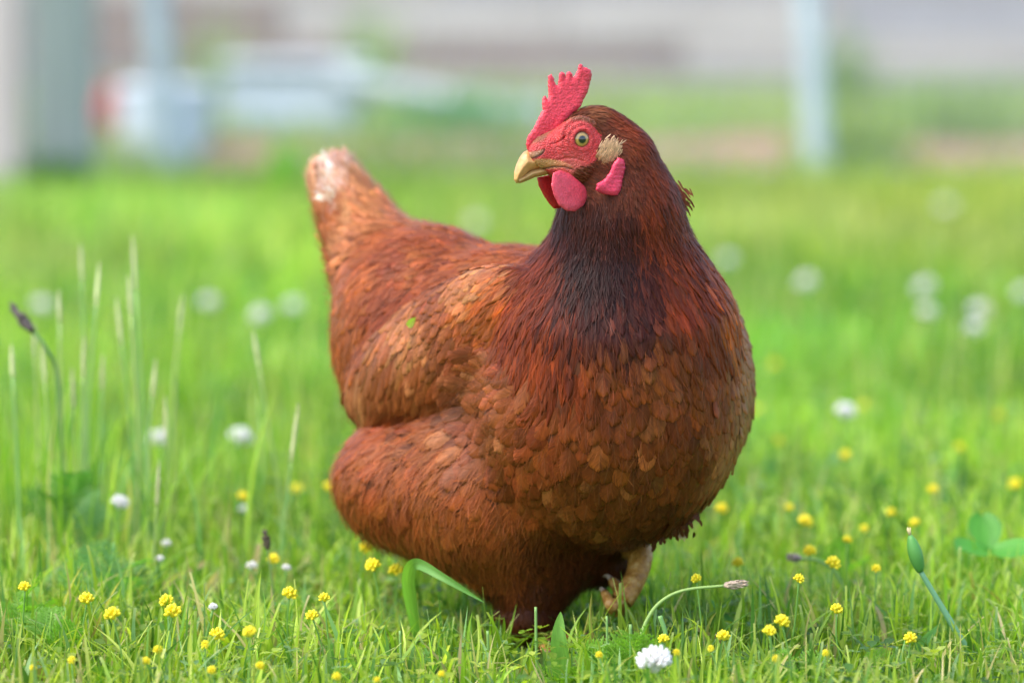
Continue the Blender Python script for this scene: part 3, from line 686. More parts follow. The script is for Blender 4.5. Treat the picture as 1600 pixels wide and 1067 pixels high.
# beak
UB = [(825,235),(818,238),(812,246),(806.5,258),(803.2,270),(803,281),(807,287),(812,284),(818,277),(829,268),(845,263),(862,259),(880,259),(894,262),(892,256),(878,251),(862,249),(848,247),(836,242)]
LB = [(807,280),(811,287),(822,283),(836,277),(852,273.5),(868,271),(880,266),(884,261),(868,260),(845,262),(828,267),(816,276)]
def beak_col(x, y, v):
    t = np.clip((x - 800) / 60, 0, 1)[:, None]
    c = np.array([.66, .36, .12]) * (1 - t) + np.array([.60, .23, .06]) * t
    r = np.clip((x - 850) / 35, 0, 1)[:, None]; c = c * (1 - r) + np.array([.55, .13, .09]) * r
    ridge = np.clip(1 - np.abs(seg_dist(x, y, UB) - 1) / 5, 0, 1)[:, None] * (x < 835)[:, None] * (y < 270)[:, None]
    c = c * (1 - 0.35 * ridge)
    nos = np.clip(1 - np.hypot((x - 838) * 0.8 + (y - 241) * .5, (y - 241) + (x - 838) * 0.45) / 5, 0, 1)[:, None]
    return c * (1 - 0.75 * np.clip(nos * 2, 0, 1)) + np.array([.12, .04, .02]) * 0.2 * nos
horn = NT("beak_horn"); ca = horn.attr("col")
hb = horn.bsdf(horn.mix(0.35, ca.outputs['Color'], horn.ramp(horn.noise(260, 4), [(0.3, (.36, .15, .04)), (0.7, (.74, .44, .17))])), 0.38, 0.5, **{'Subsurface Weight': 0.1, 'Subsurface Scale': 0.003})
horn.bump(horn.noise(420, 4), 0.25, 0.0006, hb); horn_m = horn.done(hb.outputs[0])
plate('upper_beak', UB, yh, 0.0098, 0.011, horn_m, beak_col, 0.0006, e=0.62, peb=.015)
plate('lower_beak', LB, yh, 0.0070, 0.006, horn_m, lambda x, y, v: np.array([.52, .31, .11])[None] * np.ones((len(v), 1)) * (1 - 0.3 * np.clip((x - 850) / 30, 0, 1))[:, None], 0.0006, peb=.015)
# nostril flap: a small horny scale over a dark slit
npath = catmull([P(829, 247, HEADC[1] - .0235), P(836, 244, HEADC[1] - .0235), P(843, 242, HEADC[1] - .0225), P(849, 236, HEADC[1] - .0205)], 6)
# eye
def eye_mat():
    N = NT("eye"); tc = N.n('ShaderNodeTexCoord').outputs['Object']
    s = N.n('ShaderNodeSeparateXYZ'); N.l(tc, s.inputs[0])
    r = N.math('SQRT', N.math('ADD', N.math('MULTIPLY', s.outputs[0], s.outputs[0]), N.math('MULTIPLY', s.outputs[1], s.outputs[1])))
    r = N.math('DIVIDE', r, 0.0078)
    ir = N.noise(900, 3)
    rr = N.math('ADD', r, N.math('MULTIPLY', N.math('SUBTRACT', ir, 0.5), 0.08))
    c = N.ramp(rr, [(0.0, (.004, .004, .006)), (0.33, (.004, .004, .006)), (0.38, (.22, .14, .03)), (0.50, (.44, .27, .06)), (0.66, (.32, .17, .04)), (0.72, (.10, .05, .02)), (0.80, (.30, .16, .12)), (1.0, (.3, .12, .10))])
    b = N.bsdf(c, 0.12, 0.5, **{'Coat Weight': 1.0, 'Coat Roughness': 0.02})
    return N.done(b.outputs[0])
eye_m = eye_mat()
def make_eye(side):
    c = EYE if side == 1 else EYE - HS * 2 * ((EYE - HEADC) @ HS)
    c = c - HS * side * 0.0025
    V, F = [], []; nu, nv = 32, 16
    for i in range(nv + 1):
        th = math.pi * i / nv
        for j in range(nu):
            ph = 2 * math.pi * j / nu
            V.append((0.0080 * math.sin(th) * math.cos(ph), 0.0080 * math.sin(th) * math.sin(ph), 0.0068 * math.cos(th)))
    for i in range(nv):
        for j in range(nu): F.append((i * nu + j, (i + 1) * nu + j, (i + 1) * nu + (j + 1) % nu, i * nu + (j + 1) % nu))
    o = make_mesh('eye', V, F, eye_m)
    o.parent = hen
    z = Vector(HS * side); z = (z + Vector((0, -0.35, 0.0))).normalized() if side == 1 else z
    o.rotation_euler = z.to_track_quat('Z', 'Y').to_euler()
    o.location = Vector(c) - Vector(HEN_LOC)
    return o
make_eye(1); make_eye(-1)

# ---- tan ear tuft, the loose tuft behind the neck, hairs of the cheek
def tuft(name, base, tip, n, L, W, colr, spread, fl=0.4, lift=0.002):
    b0 = P(*base); t0 = P(*tip)
    p = b0 + RNG.normal(0, spread, (n, 3)) * np.array([1, 0.4, 1]); d = norm((t0 - b0)[None] + RNG.normal(0, 0.16, (n, 3)) * np.linalg.norm(t0 - b0))
    Fp = lambda q: d_ell(q, (b0 + t0) / 2 + np.array([0, 0.012, 0]), (0.02, 0.011, 0.02))
    v, q, uv = grow(p, d, L * RNG.uniform(.7, 1.2, n), W * RNG.uniform(.7, 1.2, n), np.full(n, lift) * RNG.uniform(0, 2, n), np.full(n, .5), RNG.random(n), 6, 3, cup=.06, F=Fp)
    col = np.array(colr)[None] * np.exp(RNG.normal(0, .2, (n, 1)))
    return v, q, uv, np.repeat(col, 18, 0), np.full(n * 18, fl)
def tuft_obj(name, specs):
    vs, qs, us, cs, fs, o = [], [], [], [], [], 0
    for s in specs:
        v, q, u, c, f = tuft(name, *s); vs.append(v); qs.append(q + o); us.append(u); cs.append(c); fs.append(f); o += len(v)
    make_mesh(name, np.vstack(vs), np.vstack(qs), feather_m, parent=hen, col=np.vstack(cs), uv=np.vstack(us), extra=np.concatenate(fs))
yt = HEADC[1] - 0.018
tuft_obj('ear_tuft', [((949, 244, yt - .002), (961, 224, yt - .004), 800, .007, .0010, (.64, .40, .24), .0032, .4, .0012),
                      ((944, 252, yt - .001), (958, 232, yt - .003), 200, .007, .0011, (.46, .22, .10), .0040, .4, .0008),
                      ((935, 262, yt), (950, 252, yt), 160, .008, .0011, (.42, .17, .08), .004, .4, .0006),
                      ((966, 290, yt), (978, 304, yt), 70, .010, .0012, (.55, .26, .10), .002, .4, .001)])
tuft_obj('nape_tuft', [((1046, 305, -.01), (1058, 322, -.012), 380, .010, .0024, (.19, .042, .016), .0055, .6, .0012)])

tuft_obj('keel_feathers', [((1056, 792, -.005), (1064, 826, -.002), 110, .011, .0050, (.105, .028, .007), .009, .7, .0015), ((1026, 812, -.01), (1030, 840, -.002), 80, .010, .0050, (.085, .022, .006), .009, .7, .0015),
                           ((1060, 828, .0), (1070, 842, .0), 14, .008, .0022, (.38, .24, .15), .002, .7, .001)])
tuft_obj('thigh_feathers', [((808, 938, .055), (812, 970, .06), 90, .014, .0060, (.10, .026, .007), .008, .8, .002), ((842, 935, .05), (845, 965, .055), 90, .014, .0060, (.075, .019, .005), .008, .8, .002)])

# ---- legs
def leg_mat():
    N = NT("leg_scales"); tc = N.n('ShaderNodeTexCoord').outputs['Object']
    vo = N.n('ShaderNodeTexVoronoi'); vo.inputs['Scale'].default_value = 300; N.l(tc, vo.inputs['Vector'])
    c = N.ramp(N.noise(160, 3), [(0.3, (.24, .10, .015)), (0.55, (.38, .18, .035)), (0.75, (.52, .32, .12))])
    b = N.bsdf(c, 0.5, 0.4); N.bump(vo.outputs['Distance'], 0.7, 0.001, b); return N.done(b.outputs[0])
leg_m = leg_mat()
claw_m = (lambda N: N.done(N.bsdf((.35, .27, .20), .4, .5).outputs[0]))(NT("claw"))
def leg(path, radii, toes, lab=None):
    v, f = tube(catmull(path, 6), np.interp(np.linspace(0, 1, (len(path) - 1) * 6 + 1), np.linspace(0, 1, len(radii)), radii), 14)
    o = make_mesh('leg', v, f, leg_m, parent=hen)
    if lab: o['label'] = lab
    for tp in toes:
        pth = catmull(tp, 5); k = len(pth)
        r = np.interp(np.linspace(0, 1, k), [0, .3, .5, .7, .9, 1], [.0062, .0052, .0056, .0046, .0040, .0032])
        v, f = tube(pth, r, 10)
        t = make_mesh('toe', v, f, leg_m, parent=o); t.parent = o
        e = pth[-1]; dr = norm(pth[-1] - pth[-2])
        cp_ = catmull([e - dr * .002, e + dr * .006 + np.array([0, 0, -.001]), e + dr * .012 + np.array([0, 0, -.006])], 4)
        v, f = tube(cp_, np.linspace(.0030, .0004, len(cp_)), 8); cl = make_mesh('claw', v, f, claw_m, parent=o)
        cl.parent = t
    return o
_k = P(822, 950, .07); _f = np.array([P(842, 1020, .07)[0], .07, .010])
leg([_k, (_k + _f) / 2 + [0, .002, 0], _f], [.0105, .0072, .0068, .0078],
    [[_f, _f + [.022, -.018, -.001], _f + [.050, -.038, -.003]], [_f, _f + [.004, -.028, -.001], _f + [.006, -.058, -.003]], [_f, _f + [.028, .002, -.001], _f + [.056, .006, -.003]], [_f, _f + [-.016, .018, -.002], _f + [-.030, .030, -.004]]])
a0, a1 = P(960, 850, .10), P(1000, 864, .060)
a3 = P(972, 938, .035)
leg([a0, P(985, 850, .080), a1, P(994, 900, .045), a3], [.016, .012, .0105, .0090, .0095],
    [[a3, P(958, 950, .036), P(949, 932, .052)], [a3, P(956, 945, .024), P(944, 925, .036)], [a3, P(966, 955, .048), P(955, 940, .066)], [a3, P(968, 922, .050), P(955, 905, .058)]],
    'lifted leg with folded toes below the breast')
# ================================================================== SETTING
def ground_mat():
    N = NT("ground"); tc = N.n('ShaderNodeTexCoord').outputs['Object']
    a = N.noise(1.3, 4, tc); b_ = N.noise(14, 4, tc)
    c = N.ramp(N.math('ADD', N.math('MULTIPLY', a, .5), N.math('MULTIPLY', b_, .5)), [(0.3, (.045, .085, .018)), (0.5, (.085, .16, .028)), (0.7, (.16, .22, .05))])
    b = N.bsdf(c, 0.9, 0.2); N.bump(b_, 0.8, 0.02, b); return N.done(b.outputs[0])
gx = np.linspace(-60, 60, 61); gy = np.concatenate([np.linspace(-8, 20, 57), np.linspace(24, 160, 20)])
GX, GY = np.meshgrid(gx, gy, indexing='ij')
idx = np.arange(GX.size).reshape(GX.shape)
q = np.stack([idx[:-1, :-1], idx[1:, :-1], idx[1:, 1:], idx[:-1, 1:]], -1).reshape(-1, 4)
gz = np.zeros(GX.size)
g = make_mesh('ground', np.stack([GX.ravel(), GY.ravel(), gz], 1), q, ground_mat()); g['kind'] = 'structure'

def leaf_mat(name, trans=0.45, rough=0.45, spec=0.35, veins=True):
    N = NT(name); col = N.attr("col"); uv = N.attr("fuv")
    s = N.n('ShaderNodeSeparateXYZ'); N.l(uv.outputs['Vector'], s.inputs[0])
    cv = N.n('ShaderNodeCombineXYZ'); N.l(N.math('MULTIPLY', s.outputs[0], 5.0), cv.inputs[0]); N.l(N.math('MULTIPLY', s.outputs[1], 1.5), cv.inputs[1]); N.l(N.math('MULTIPLY', s.outputs[2], 50), cv.inputs[2])
    st = N.noise(1.0, 3, cv.outputs[0])
    v = N.n('ShaderNodeVectorMath', operation='SCALE'); N.l(col.outputs['Color'], v.inputs[0]); N.l(N.math('ADD', N.math('MULTIPLY', st, .8), .6), v.inputs['Scale'])
    b = N.bsdf(v.outputs[0], rough, spec); N.bump(st, .3, .0006, b)
    tl = N.n('ShaderNodeBsdfTranslucent')
    tcx = N.mix(1.0, v.outputs[0], (1.25, 1.35, .45), 'MULTIPLY'); N.l(tcx, tl.inputs[0])
    m = N.n('ShaderNodeMixShader'); m.inputs[0].default_value = trans; N.l(b.outputs[0], m.inputs[1]); N.l(tl.outputs[0], m.inputs[2])
    return N.done(m.outputs[0])
leaf_m = leaf_mat("grass_blade")
stem_m = leaf_mat("green_stem", 0.1)

def blades(x, y, h, w, col, lean=0.35, S=5, U=3, base=0.0, az=None, stiff=1.6, fold=0.25, blunt=None):
    n = len(x); az = RNG.uniform(0, 2 * math.pi, n) if az is None else az
    bend = np.abs(RNG.normal(0, lean, n)) * h
    fx, fy = np.cos(az), np.sin(az)
    rot = az + math.pi / 2 + RNG.normal(0, .5, n); wx_, wy_ = np.cos(rot), np.sin(rot)
    blunt = np.zeros(n) if blunt is None else blunt
    ts = np.linspace(0, 1, S); us = np.linspace(-1, 1, U)
    V = np.empty((n, S, U, 3)); UV = np.empty((n, S, U, 3)); seed = RNG.random(n); CC = np.empty((n, S, U, 3))
    curve = RNG.normal(0, .06, n) * h
    for k, t in enumerate(ts):
        cx = x + fx * bend * t ** stiff + wx_ * curve * math.sin(t * 3.1); cy = y + fy * bend * t ** stiff + wy_ * curve * math.sin(t * 3.1)
        cz = base + h * t - bend * 0.35 * t ** 2
        ww = w * 0.5 * np.maximum((0.75 + .5 * t) * (1 - t ** 2.2) , blunt * (.45) + .02)
        for m, u in enumerate(us):
            V[:, k, m, 0] = cx + wx_ * ww * u - fx * ww * fold * abs(u); V[:, k, m, 1] = cy + wy_ * ww * u - fy * ww * fold * abs(u); V[:, k, m, 2] = cz
            UV[:, k, m, 0] = u; UV[:, k, m, 1] = t; UV[:, k, m, 2] = seed
        tipc = np.clip((t - .8) * 5, 0, 1) * (blunt > .3)
        CC[:, k] = (col * (1 - tipc[:, None] * .6) + np.array([.5, .5, .22]) * tipc[:, None] * .6)[:, None, :]
    I = np.arange(n * S * U).reshape(n, S, U)
    Q = np.stack([I[:, :-1, :-1], I[:, :-1, 1:], I[:, 1:, 1:], I[:, 1:, :-1]], -1).reshape(-1, 4)
    return V.reshape(-1, 3), Q, UV.reshape(-1, 3), CC.reshape(-1, 3)
def stack(items):
    o = 0; vs, qs, us, cs = [], [], [], []
    for v, q, u, c in items: vs.append(v); qs.append(q + o); us.append(u); cs.append(c); o += len(v)
    return np.vstack(vs), np.vstack(qs), np.vstack(us), np.vstack(cs)
def vnoise(x, y, f, s=0):
    r = np.zeros_like(x)
    for k, (a, b, c, d) in enumerate(((1, .3, .2, 1.1), (-.4, 1.1, 1.7, .5), (.8, .9, 4.1, .45), (2.1, -1.3, .6, .3), (-1.7, -2.3, 2.2, .3))):
        r += d * np.sin((a * x + b * y) * f + c + s * (k + 1.3))
    return r / 2.6
GREEN = np.array([[.20, .34, .030], [.34, .46, .045], [.09, .21, .03], [.45, .54, .10], [.20, .35, .12]])
def gcol(n, x, y, dry=0.05, bright=1.0):
    c = GREEN[RNG.choice(5, n, p=[.34, .28, .14, .14, .10])].copy()
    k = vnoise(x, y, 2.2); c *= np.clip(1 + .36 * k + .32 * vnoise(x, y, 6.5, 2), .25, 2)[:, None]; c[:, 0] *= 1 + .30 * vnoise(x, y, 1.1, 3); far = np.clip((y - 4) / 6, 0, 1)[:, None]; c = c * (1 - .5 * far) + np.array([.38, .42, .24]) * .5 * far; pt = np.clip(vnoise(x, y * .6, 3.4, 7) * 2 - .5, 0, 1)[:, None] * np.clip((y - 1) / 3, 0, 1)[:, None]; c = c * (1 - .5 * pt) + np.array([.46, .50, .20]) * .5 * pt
    d = RNG.random(n) < dry; c[d] = np.array([.50, .44, .17]) * RNG.uniform(.6, 1.1, (d.sum(), 1))
    return np.clip(c * bright * np.exp(RNG.normal(0, .15, (n, 1))), 0.005, .8)
def wedge(n, y0, y1, margin=.25, k=.155):
    """random points of the ground the camera sees between two depths, with a margin"""
    y = np.sqrt(RNG.uniform((y0 + 3) ** 2, (y1 + 3) ** 2, n)) - 3
    return RNG.uniform(-1, 1, n) * ((y + 3) * k + margin), y

items = []
def hen_clear(x, y):          # trampled spot under the hen
    return ~((np.abs(x - .01) < .11) & (np.abs(y - .08) < .08))
# in-focus strip of mown grass and the meadow behind
n = 15000; x, y = wedge(n, -.30, .55, .15)
hh = RNG.uniform(.014, .074, n) ** 1.0 * (1 + .45 * vnoise(x, y, 14)); hh = np.where(y < -.05, hh * .75, hh)
hh = np.where(hen_clear(x, y), hh, hh * .6); leggap = (np.abs(x - .019 - .002) < .022) & (y < .10); hh = np.where(leggap, hh * .35, hh)
items.append(blades(x, y, hh, RNG.uniform(.0014, .0052, n), gcol(n, x, y, .07), lean=.55, S=6, blunt=(RNG.random(n) < .3) * 1.0))
n = 18000; x, y = wedge(n, .5, 2.2, .2)
items.append(blades(x, y, RNG.uniform(.025, .095, n) * (1 + .4 * vnoise(x, y, 7)), RNG.uniform(.002, .0055, n), gcol(n, x, y, .08), lean=.5, S=5))
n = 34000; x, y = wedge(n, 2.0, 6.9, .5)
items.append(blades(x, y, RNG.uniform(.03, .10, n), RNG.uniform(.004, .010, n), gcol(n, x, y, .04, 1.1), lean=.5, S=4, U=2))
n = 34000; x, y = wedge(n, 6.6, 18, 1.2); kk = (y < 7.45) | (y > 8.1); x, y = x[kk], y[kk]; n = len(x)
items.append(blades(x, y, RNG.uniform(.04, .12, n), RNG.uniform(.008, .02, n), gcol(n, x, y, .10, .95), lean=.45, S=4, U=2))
n = 900; x, y = wedge(n, -.22, 1.4, .12); kk = hen_clear(x, y) & ((np.abs(x - .04) > .17) | (y > .25)); x, y = x[kk], y[kk]; n = len(x)
items.append(blades(x, y, RNG.uniform(.04, .11, n) * np.clip(.55 + (y + .2) * 1.0, 0, 1), RNG.uniform(.0010, .0030, n), gcol(n, x, y, .25, 1.1), lean=.45, S=8))
n = 500; x, y = wedge(n, -.2, 2.0, .12)
items.append(blades(x, y, RNG.uniform(.03, .06, n) * np.clip(.6 + (y + .2), 0, 1), RNG.uniform(.006, .012, n), gcol(n, x, y, .04, .9), lean=.8, S=8))
n = 1100; x, y = wedge(n, .45, 5.0, .2); kk = (np.abs(x - .02) > .20) | (y > 1.2); x, y = x[kk], y[kk]; n = len(x)
items.append(blades(x, y, RNG.uniform(.07, .17, n), RNG.uniform(.0012, .0026, n) * (1 + y * .3), np.array([.46, .46, .16])[None] * np.exp(RNG.normal(0, .3, (n, 1))), lean=.3, S=7))
n = 16000; x, y = wedge(n, .35, 6.5, .3); kk = vnoise(x, y, 5.2, 9) > .30; x, y = x[kk], y[kk]; n = len(x)
items.append(blades(x, y, RNG.uniform(.03, .085, n), RNG.uniform(.006, .012, n), np.array([.055, .17, .030])[None] * np.exp(RNG.normal(0, .3, (n, 1))), lean=.7, S=5))
n = 420; x, y = wedge(n, -.22, 1.2, .12); kk = hen_clear(x, y); x, y = x[kk], y[kk]; n = len(x)
items.append(blades(x, y, RNG.uniform(.02, .055, n), RNG.uniform(.0018, .0045, n), np.array([.56, .46, .24])[None] * np.exp(RNG.normal(0, .25, (n, 1))), lean=1.5, S=6))
v, q, u, c = stack([items[0], items[1]] + items[4:])
o = make_mesh('grass', v, q, leaf_m, col=c, uv=u); tag(o, 'short mown green grass in front of and around the hen', 'grass', kind='stuff')
items = items[:4]
n = 5000; x = RNG.uniform(-2.6, 3, n); y = RNG.uniform(7.35, 8.1, n); pxx, _ = project(np.stack([x, y, x * 0], 1)); kk = ~(((pxx > 235) & (pxx < 430)) | ((pxx > 990) & (pxx < 1225)) | (pxx > 1420)); x, y = x[kk], y[kk]
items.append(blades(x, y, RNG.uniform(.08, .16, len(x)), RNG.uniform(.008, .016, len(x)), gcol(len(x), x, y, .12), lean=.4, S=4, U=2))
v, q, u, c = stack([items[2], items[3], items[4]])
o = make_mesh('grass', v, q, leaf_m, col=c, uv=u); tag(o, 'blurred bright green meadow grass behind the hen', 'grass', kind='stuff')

# low clover leaves (uncountable ground cover)
def leaflets(n, y0, y1, r0, r1, h0, h1, margin=.2):
    x, y = wedge(n, y0, y1, margin); h = RNG.uniform(h0, h1, n); az = RNG.uniform(0, 6.28, n); r = RNG.uniform(r0, r1, n)
    cols = gcol(n, x, y, 0, .72); vs, qs, us, cs = [], [], [], []
    for j in range(3):
        a = az + j * 2.094; ca, sa = np.cos(a), np.sin(a); tilt = RNG.uniform(-.1, .5, n)
        V = np.empty((n, 8, 3)); UV = np.zeros((n, 8, 3)); UV[:, :, 2] = RNG.random(n)[:, None]
        prof = [(0, 0, 0), (.55, .5, .12), (1.15, .62, .15), (1.75, .35, .1), (1.7, 0, 0), (1.75, -.35, .1), (1.15, -.62, .15), (.55, -.5, .12)]
        for k, (l, w, z) in enumerate(prof):
            V[:, k, 0] = x + r * (l * ca - w * sa); V[:, k, 1] = y + r * (l * sa + w * ca); V[:, k, 2] = h + r * (l * tilt + z); UV[:, k, 0] = w; UV[:, k, 1] = l
        I = np.arange(n * 8).reshape(n, 8)
        Q = np.concatenate([I[:, [0, 1, 2, 4]], I[:, [2, 3, 4, 4]], I[:, [0, 4, 6, 7]], I[:, [4, 5, 6, 6]]])
        Q = np.concatenate([I[:, [0, 1, 2, 4]], I[:, [0, 4, 6, 7]]]); T = None
        vs.append(V.reshape(-1, 3)); qs.append(Q + j * n * 8); us.append(UV.reshape(-1, 3)); cs.append(np.repeat(cols, 8, 0))
    return np.vstack(vs), np.vstack(qs), np.vstack(us), np.vstack(cs)
v, q, u, c = stack([leaflets(3600, -.28, .8, .0028, .0068, .008, .034), leaflets(5200, .5, 3.2, .004, .009, .015, .065), leaflets(3000, 3, 8, .006, .011, .02, .06)])
o = make_mesh('clover_leaves', v, q, leaf_m, col=c, uv=u); tag(o, 'small round clover leaves spread low through the grass', 'ground cover', kind='stuff')

# feathery leaves of yarrow: single plants
def fern_leaf(L, pairs=11, w=.32):
    vs, fs = [], []
    def strip(a, b, wd, nrm=np.array([0, 0, 1.0])):
        d = b - a; s = norm(np.cross(d, nrm)) * wd; k = len(vs)
        mid = (a + b) / 2
        vs.extend([a - s * .6, a + s * .6, mid + s, mid - s, b + s * .15, b - s * .15])
        fs.append((k, k + 1, k + 2, k + 3)); fs.append((k + 3, k + 2, k + 4, k + 5))
    pts = [np.array([L * t, 0, -.25 * L * t * t]) for t in np.linspace(0, 1, pairs + 1)]
    for i in range(pairs): strip(pts[i], pts[i + 1], .0006)
    for i in range(2, pairs + 1):
        t = i / pairs; ll = L * w * math.sin(math.pi * (t * .86 + .08)) ** .8 + .001
        for sgn in (-1, 1):
            e = pts[i] + np.array([ll * .55, sgn * ll, random.uniform(-.1, .25) * ll])
            strip(pts[i], e, .0007)
            for f in (.35, .6, .82, 1.0):
                m = pts[i] + (e - pts[i]) * f
                for s2 in (-1, 1):
                    strip(m, m + np.array([.30, sgn * .16 + s2 * .22, random.uniform(-.1, .2)]) * ll * (1.15 - f * .5), .0007)
    return np.array(vs), np.array(fs)
def yarrow(px, py, Y, H, n, label, colr=(.20, .40, .05), L=.04, up=.9):
    b = P(px, py, Y); b = np.array([b[0], Y, 0.0]); top = H
    root = empty('yarrow_plant', b, label, 'yarrow', 'feathery yarrow plants')
    vs, qs, us, cs = [], [], [], []
    for i in range(n):
        L_ = L * random.uniform(.7, 1.15); v, f = fern_leaf(L_)
        el = random.uniform(.5, 1.25) * up; az = random.uniform(0, 6.28) if i else -1.2
        R = Matrix.Rotation(az, 3, 'Z') @ Matrix.Rotation(-el, 3, 'Y') @ Matrix.Rotation(random.uniform(-1.3, 1.3), 3, 'X')
        v = v @ np.array(R).T + b + np.array([0, 0, max(.0, top - L_ * random.uniform(.5, 1.3))]) * 1.0
        uv = np.zeros((len(v), 3)); uv[:, 2] = random.random()
        o = make_mesh('leaf', v, f, leaf_m, smooth=False, parent=root, col=np.tile(np.array(colr) * random.uniform(.8, 1.2), (len(v), 1)), uv=uv)
    v, f = tube(catmull([b, b + [random.uniform(-.004, .004), 0, top * .6], b + [0, 0, top]], 4), np.linspace(.0012, .0008, 9), 6)
    make_mesh('stem', v, f, stem_m, parent=root, col=np.tile(np.array(colr), (len(v), 1)), uv=np.zeros((len(v), 3)))
yarrow(70, 0, -.05, .050, 7, 'feathery yarrow leaves at the bottom left corner of the meadow')
yarrow(28, 0, .02, .062, 6, 'feathery yarrow plant at the left edge, behind the corner one')
yarrow(170, 0, .15, .075, 8, 'bluish feathery yarrow growing below the tall stalks at left', (.16, .36, .09), .045)
yarrow(100, 0, .35, .10, 8, 'tall blurred yarrow plant beside the dark gap at left', (.14, .34, .08), .05)
yarrow(985, 0, -.10, .020, 7, 'sharp feathery yarrow leaf just left of the white clover in front', (.22, .42, .05), .045, 1.25)
yarrow(880, 0, -.12, .012, 4, 'small yarrow sprig at the bottom below the breast', (.24, .42, .05), .03)
yarrow(150, 0, -.12, .012, 5, 'bright yarrow sprig on the bottom edge near the left corner', (.24, .44, .06), .03)
yarrow(560, 0, -.13, .014, 6, 'bright yarrow tuft on the bottom edge below the tail end', (.30, .48, .10), .028)
yarrow(1130, 0, -.12, .014, 5, 'small yarrow tuft on the bottom edge right of the white clover', (.22, .42, .05), .03)
yarrow(1400, 0, -.08, .020, 6, 'yarrow leaves on the bottom edge near the bluish stalk', (.22, .40, .05), .035)
yarrow(1250, 0, -.12, .012, 5, 'yarrow sprig on the bottom edge between the clover and the bluish stalk', (.20, .40, .05), .03)
yarrow(1330, 0, .30, .05, 6, 'blurred yarrow plant in the grass right of the hen', (.20, .42, .05), .04)

# small clover plant in focus
def clover_plant(px, Y, tops, label, R=.006, colr=(.13, .34, .055)):
    b = P(px, 1060, Y); b[2] = 0
    root = empty('clover_plant', b, label, 'clover plant', 'clover plants with three-part leaves')
    for (tx, ty, dy, rr) in tops:
        t = P(tx, ty, Y + dy)
        v, f = tube(catmull([b, (b + t) / 2 + [0, .003, .004], t], 4), np.linspace(.0008, .0006, 9), 6)
        s = make_mesh('stem', v, f, stem_m, parent=root, col=np.tile(np.array(colr) * 1.1, (len(v), 1)), uv=np.zeros((len(v), 3)))
        a0 = random.uniform(0, 6.28)
        for j in range(3):
            a = a0 + j * 2.094; vs, fs, m = [], [], 9
            for i in range(m + 1):
                tt = i / m; l = tt * 1.9; w = .68 * math.sin(math.pi * min(1, tt * .93 + .03)) ** .6 * (.7 + .5 * tt)
                for uu in (-1, -.5, 0, .5, 1):
                    vs.append([l * (1 - .06 * (uu == 0) * (tt > .95)), w * uu, .16 * abs(uu) + .12 * tt * tt * -1])
            for i in range(m):
                for k in range(4): fs.append((i * 5 + k, i * 5 + k + 1, (i + 1) * 5 + k + 1, (i + 1) * 5 + k))
            R_ = Matrix.Rotation(a, 3, 'Z') @ Matrix.Rotation(-random.uniform(-.1, .6), 3, 'Y')
            tiltm = Matrix.Rotation(.55, 3, 'X')
            vv = (np.array(vs) * rr) @ np.array(tiltm @ R_).T + t
            uv = np.array([[k % 5 / 2 - 1, k // 5 / m, random.random() * 0 + j] for k in range(len(vv))])
            make_mesh('leaflet', vv, np.array(fs), leaf_m, parent=root, col=np.tile(np.array(colr) * random.uniform(.85, 1.15), (len(vv), 1)), uv=uv)
clover_plant(950, -.09, [(932, 1040, 0, .0062), (950, 1030, .01, .006), (940, 1055, -.01, .006), (965, 1052, .01, .0052)], 'small clover plant with sharp leaves left of the white clover flower')
clover_plant(745, .01, [(742, 1038, 0, .010), (765, 1030, .01, .0085), (735, 1052, .0, .008)], 'round green clover leaves under the belly of the hen', colr=(.18, .42, .07))
clover_plant(560, -.10, [(545, 1055, 0, .006), (572, 1050, .01, .006)], 'small clover leaves at the bottom edge left of the legs')
clover_plant(55, -.10, [(50, 1048, 0, .006), (66, 1052, .01, .006)], 'small clover leaves at the bottom left corner')
clover_plant(1565, .24, [(1545, 862, 0, .022)], 'big blurred clover leaf at the right edge', colr=(.10, .34, .04))
clover_plant(1200, -.04, [(1180, 1050, 0, .007), (1215, 1045, .01, .006)], 'clover leaves low in the grass right of the white clover flower')

# single leaves, straws, stalks
def ribbon(name, pts, wid, label, cat, colr, twist=0, group=None, tip=.04, sharp=True, face=(0, -1, 0)):
    pts = catmull(pts, 8); n = len(pts); T = norm(np.gradient(pts, axis=0)); vs, fs, uv = [], [], []
    for i in range(n):
        t = i / (n - 1); s = norm(np.cross(T[i], face)); nn = np.cross(s, T[i])
        w = wid * .5 * ((.7 + .5 * min(1, t * 3)) * (1 - t ** 3) ** .8 + tip * .2 if sharp else (1 - .25 * t))
        for u in (-1, -.5, 0, .5, 1): vs.append(pts[i] + s * w * u + nn * w * .35 * abs(u)); uv.append((u, t * 4, hash(label) % 97 / 97.))
    for i in range(n - 1):
        for k in range(4): fs.append((i * 5 + k, i * 5 + k + 1, (i + 1) * 5 + k + 1, (i + 1) * 5 + k))
    o = make_mesh(name, vs, np.array(fs), leaf_m, col=np.tile(np.array(colr), (len(vs), 1)), uv=uv)
    return tag(o, label, cat, group)
def GP(px, Y): return np.array([P(px, 1000, Y)[0], Y, 0.0])
ribbon('grass_shoot', [GP(878, -.09), P(876, 1040, -.09), P(873, 995, -.09), P(876, 955, -.085)], .0125, 'broad upright green grass blade in front of the legs', 'grass blade', (.17, .36, .05))
ribbon('grass_shoot', [GP(655, .075), P(646, 960, .05), P(638, 905, .02), P(650, 880, -.01), P(690, 900, -.035), P(757, 941, -.045)], .009, 'green blade bent over against the lower belly of the hen', 'grass blade', (.16, .36, .07), tip=.1)
ribbon('grass_shoot', [GP(325, .04), P(290, 1025, .03), P(262, 990, .02), P(241, 962, .01)], .006, 'bluish slanting grass blade in the left foreground', 'grass blade', (.17, .34, .17))
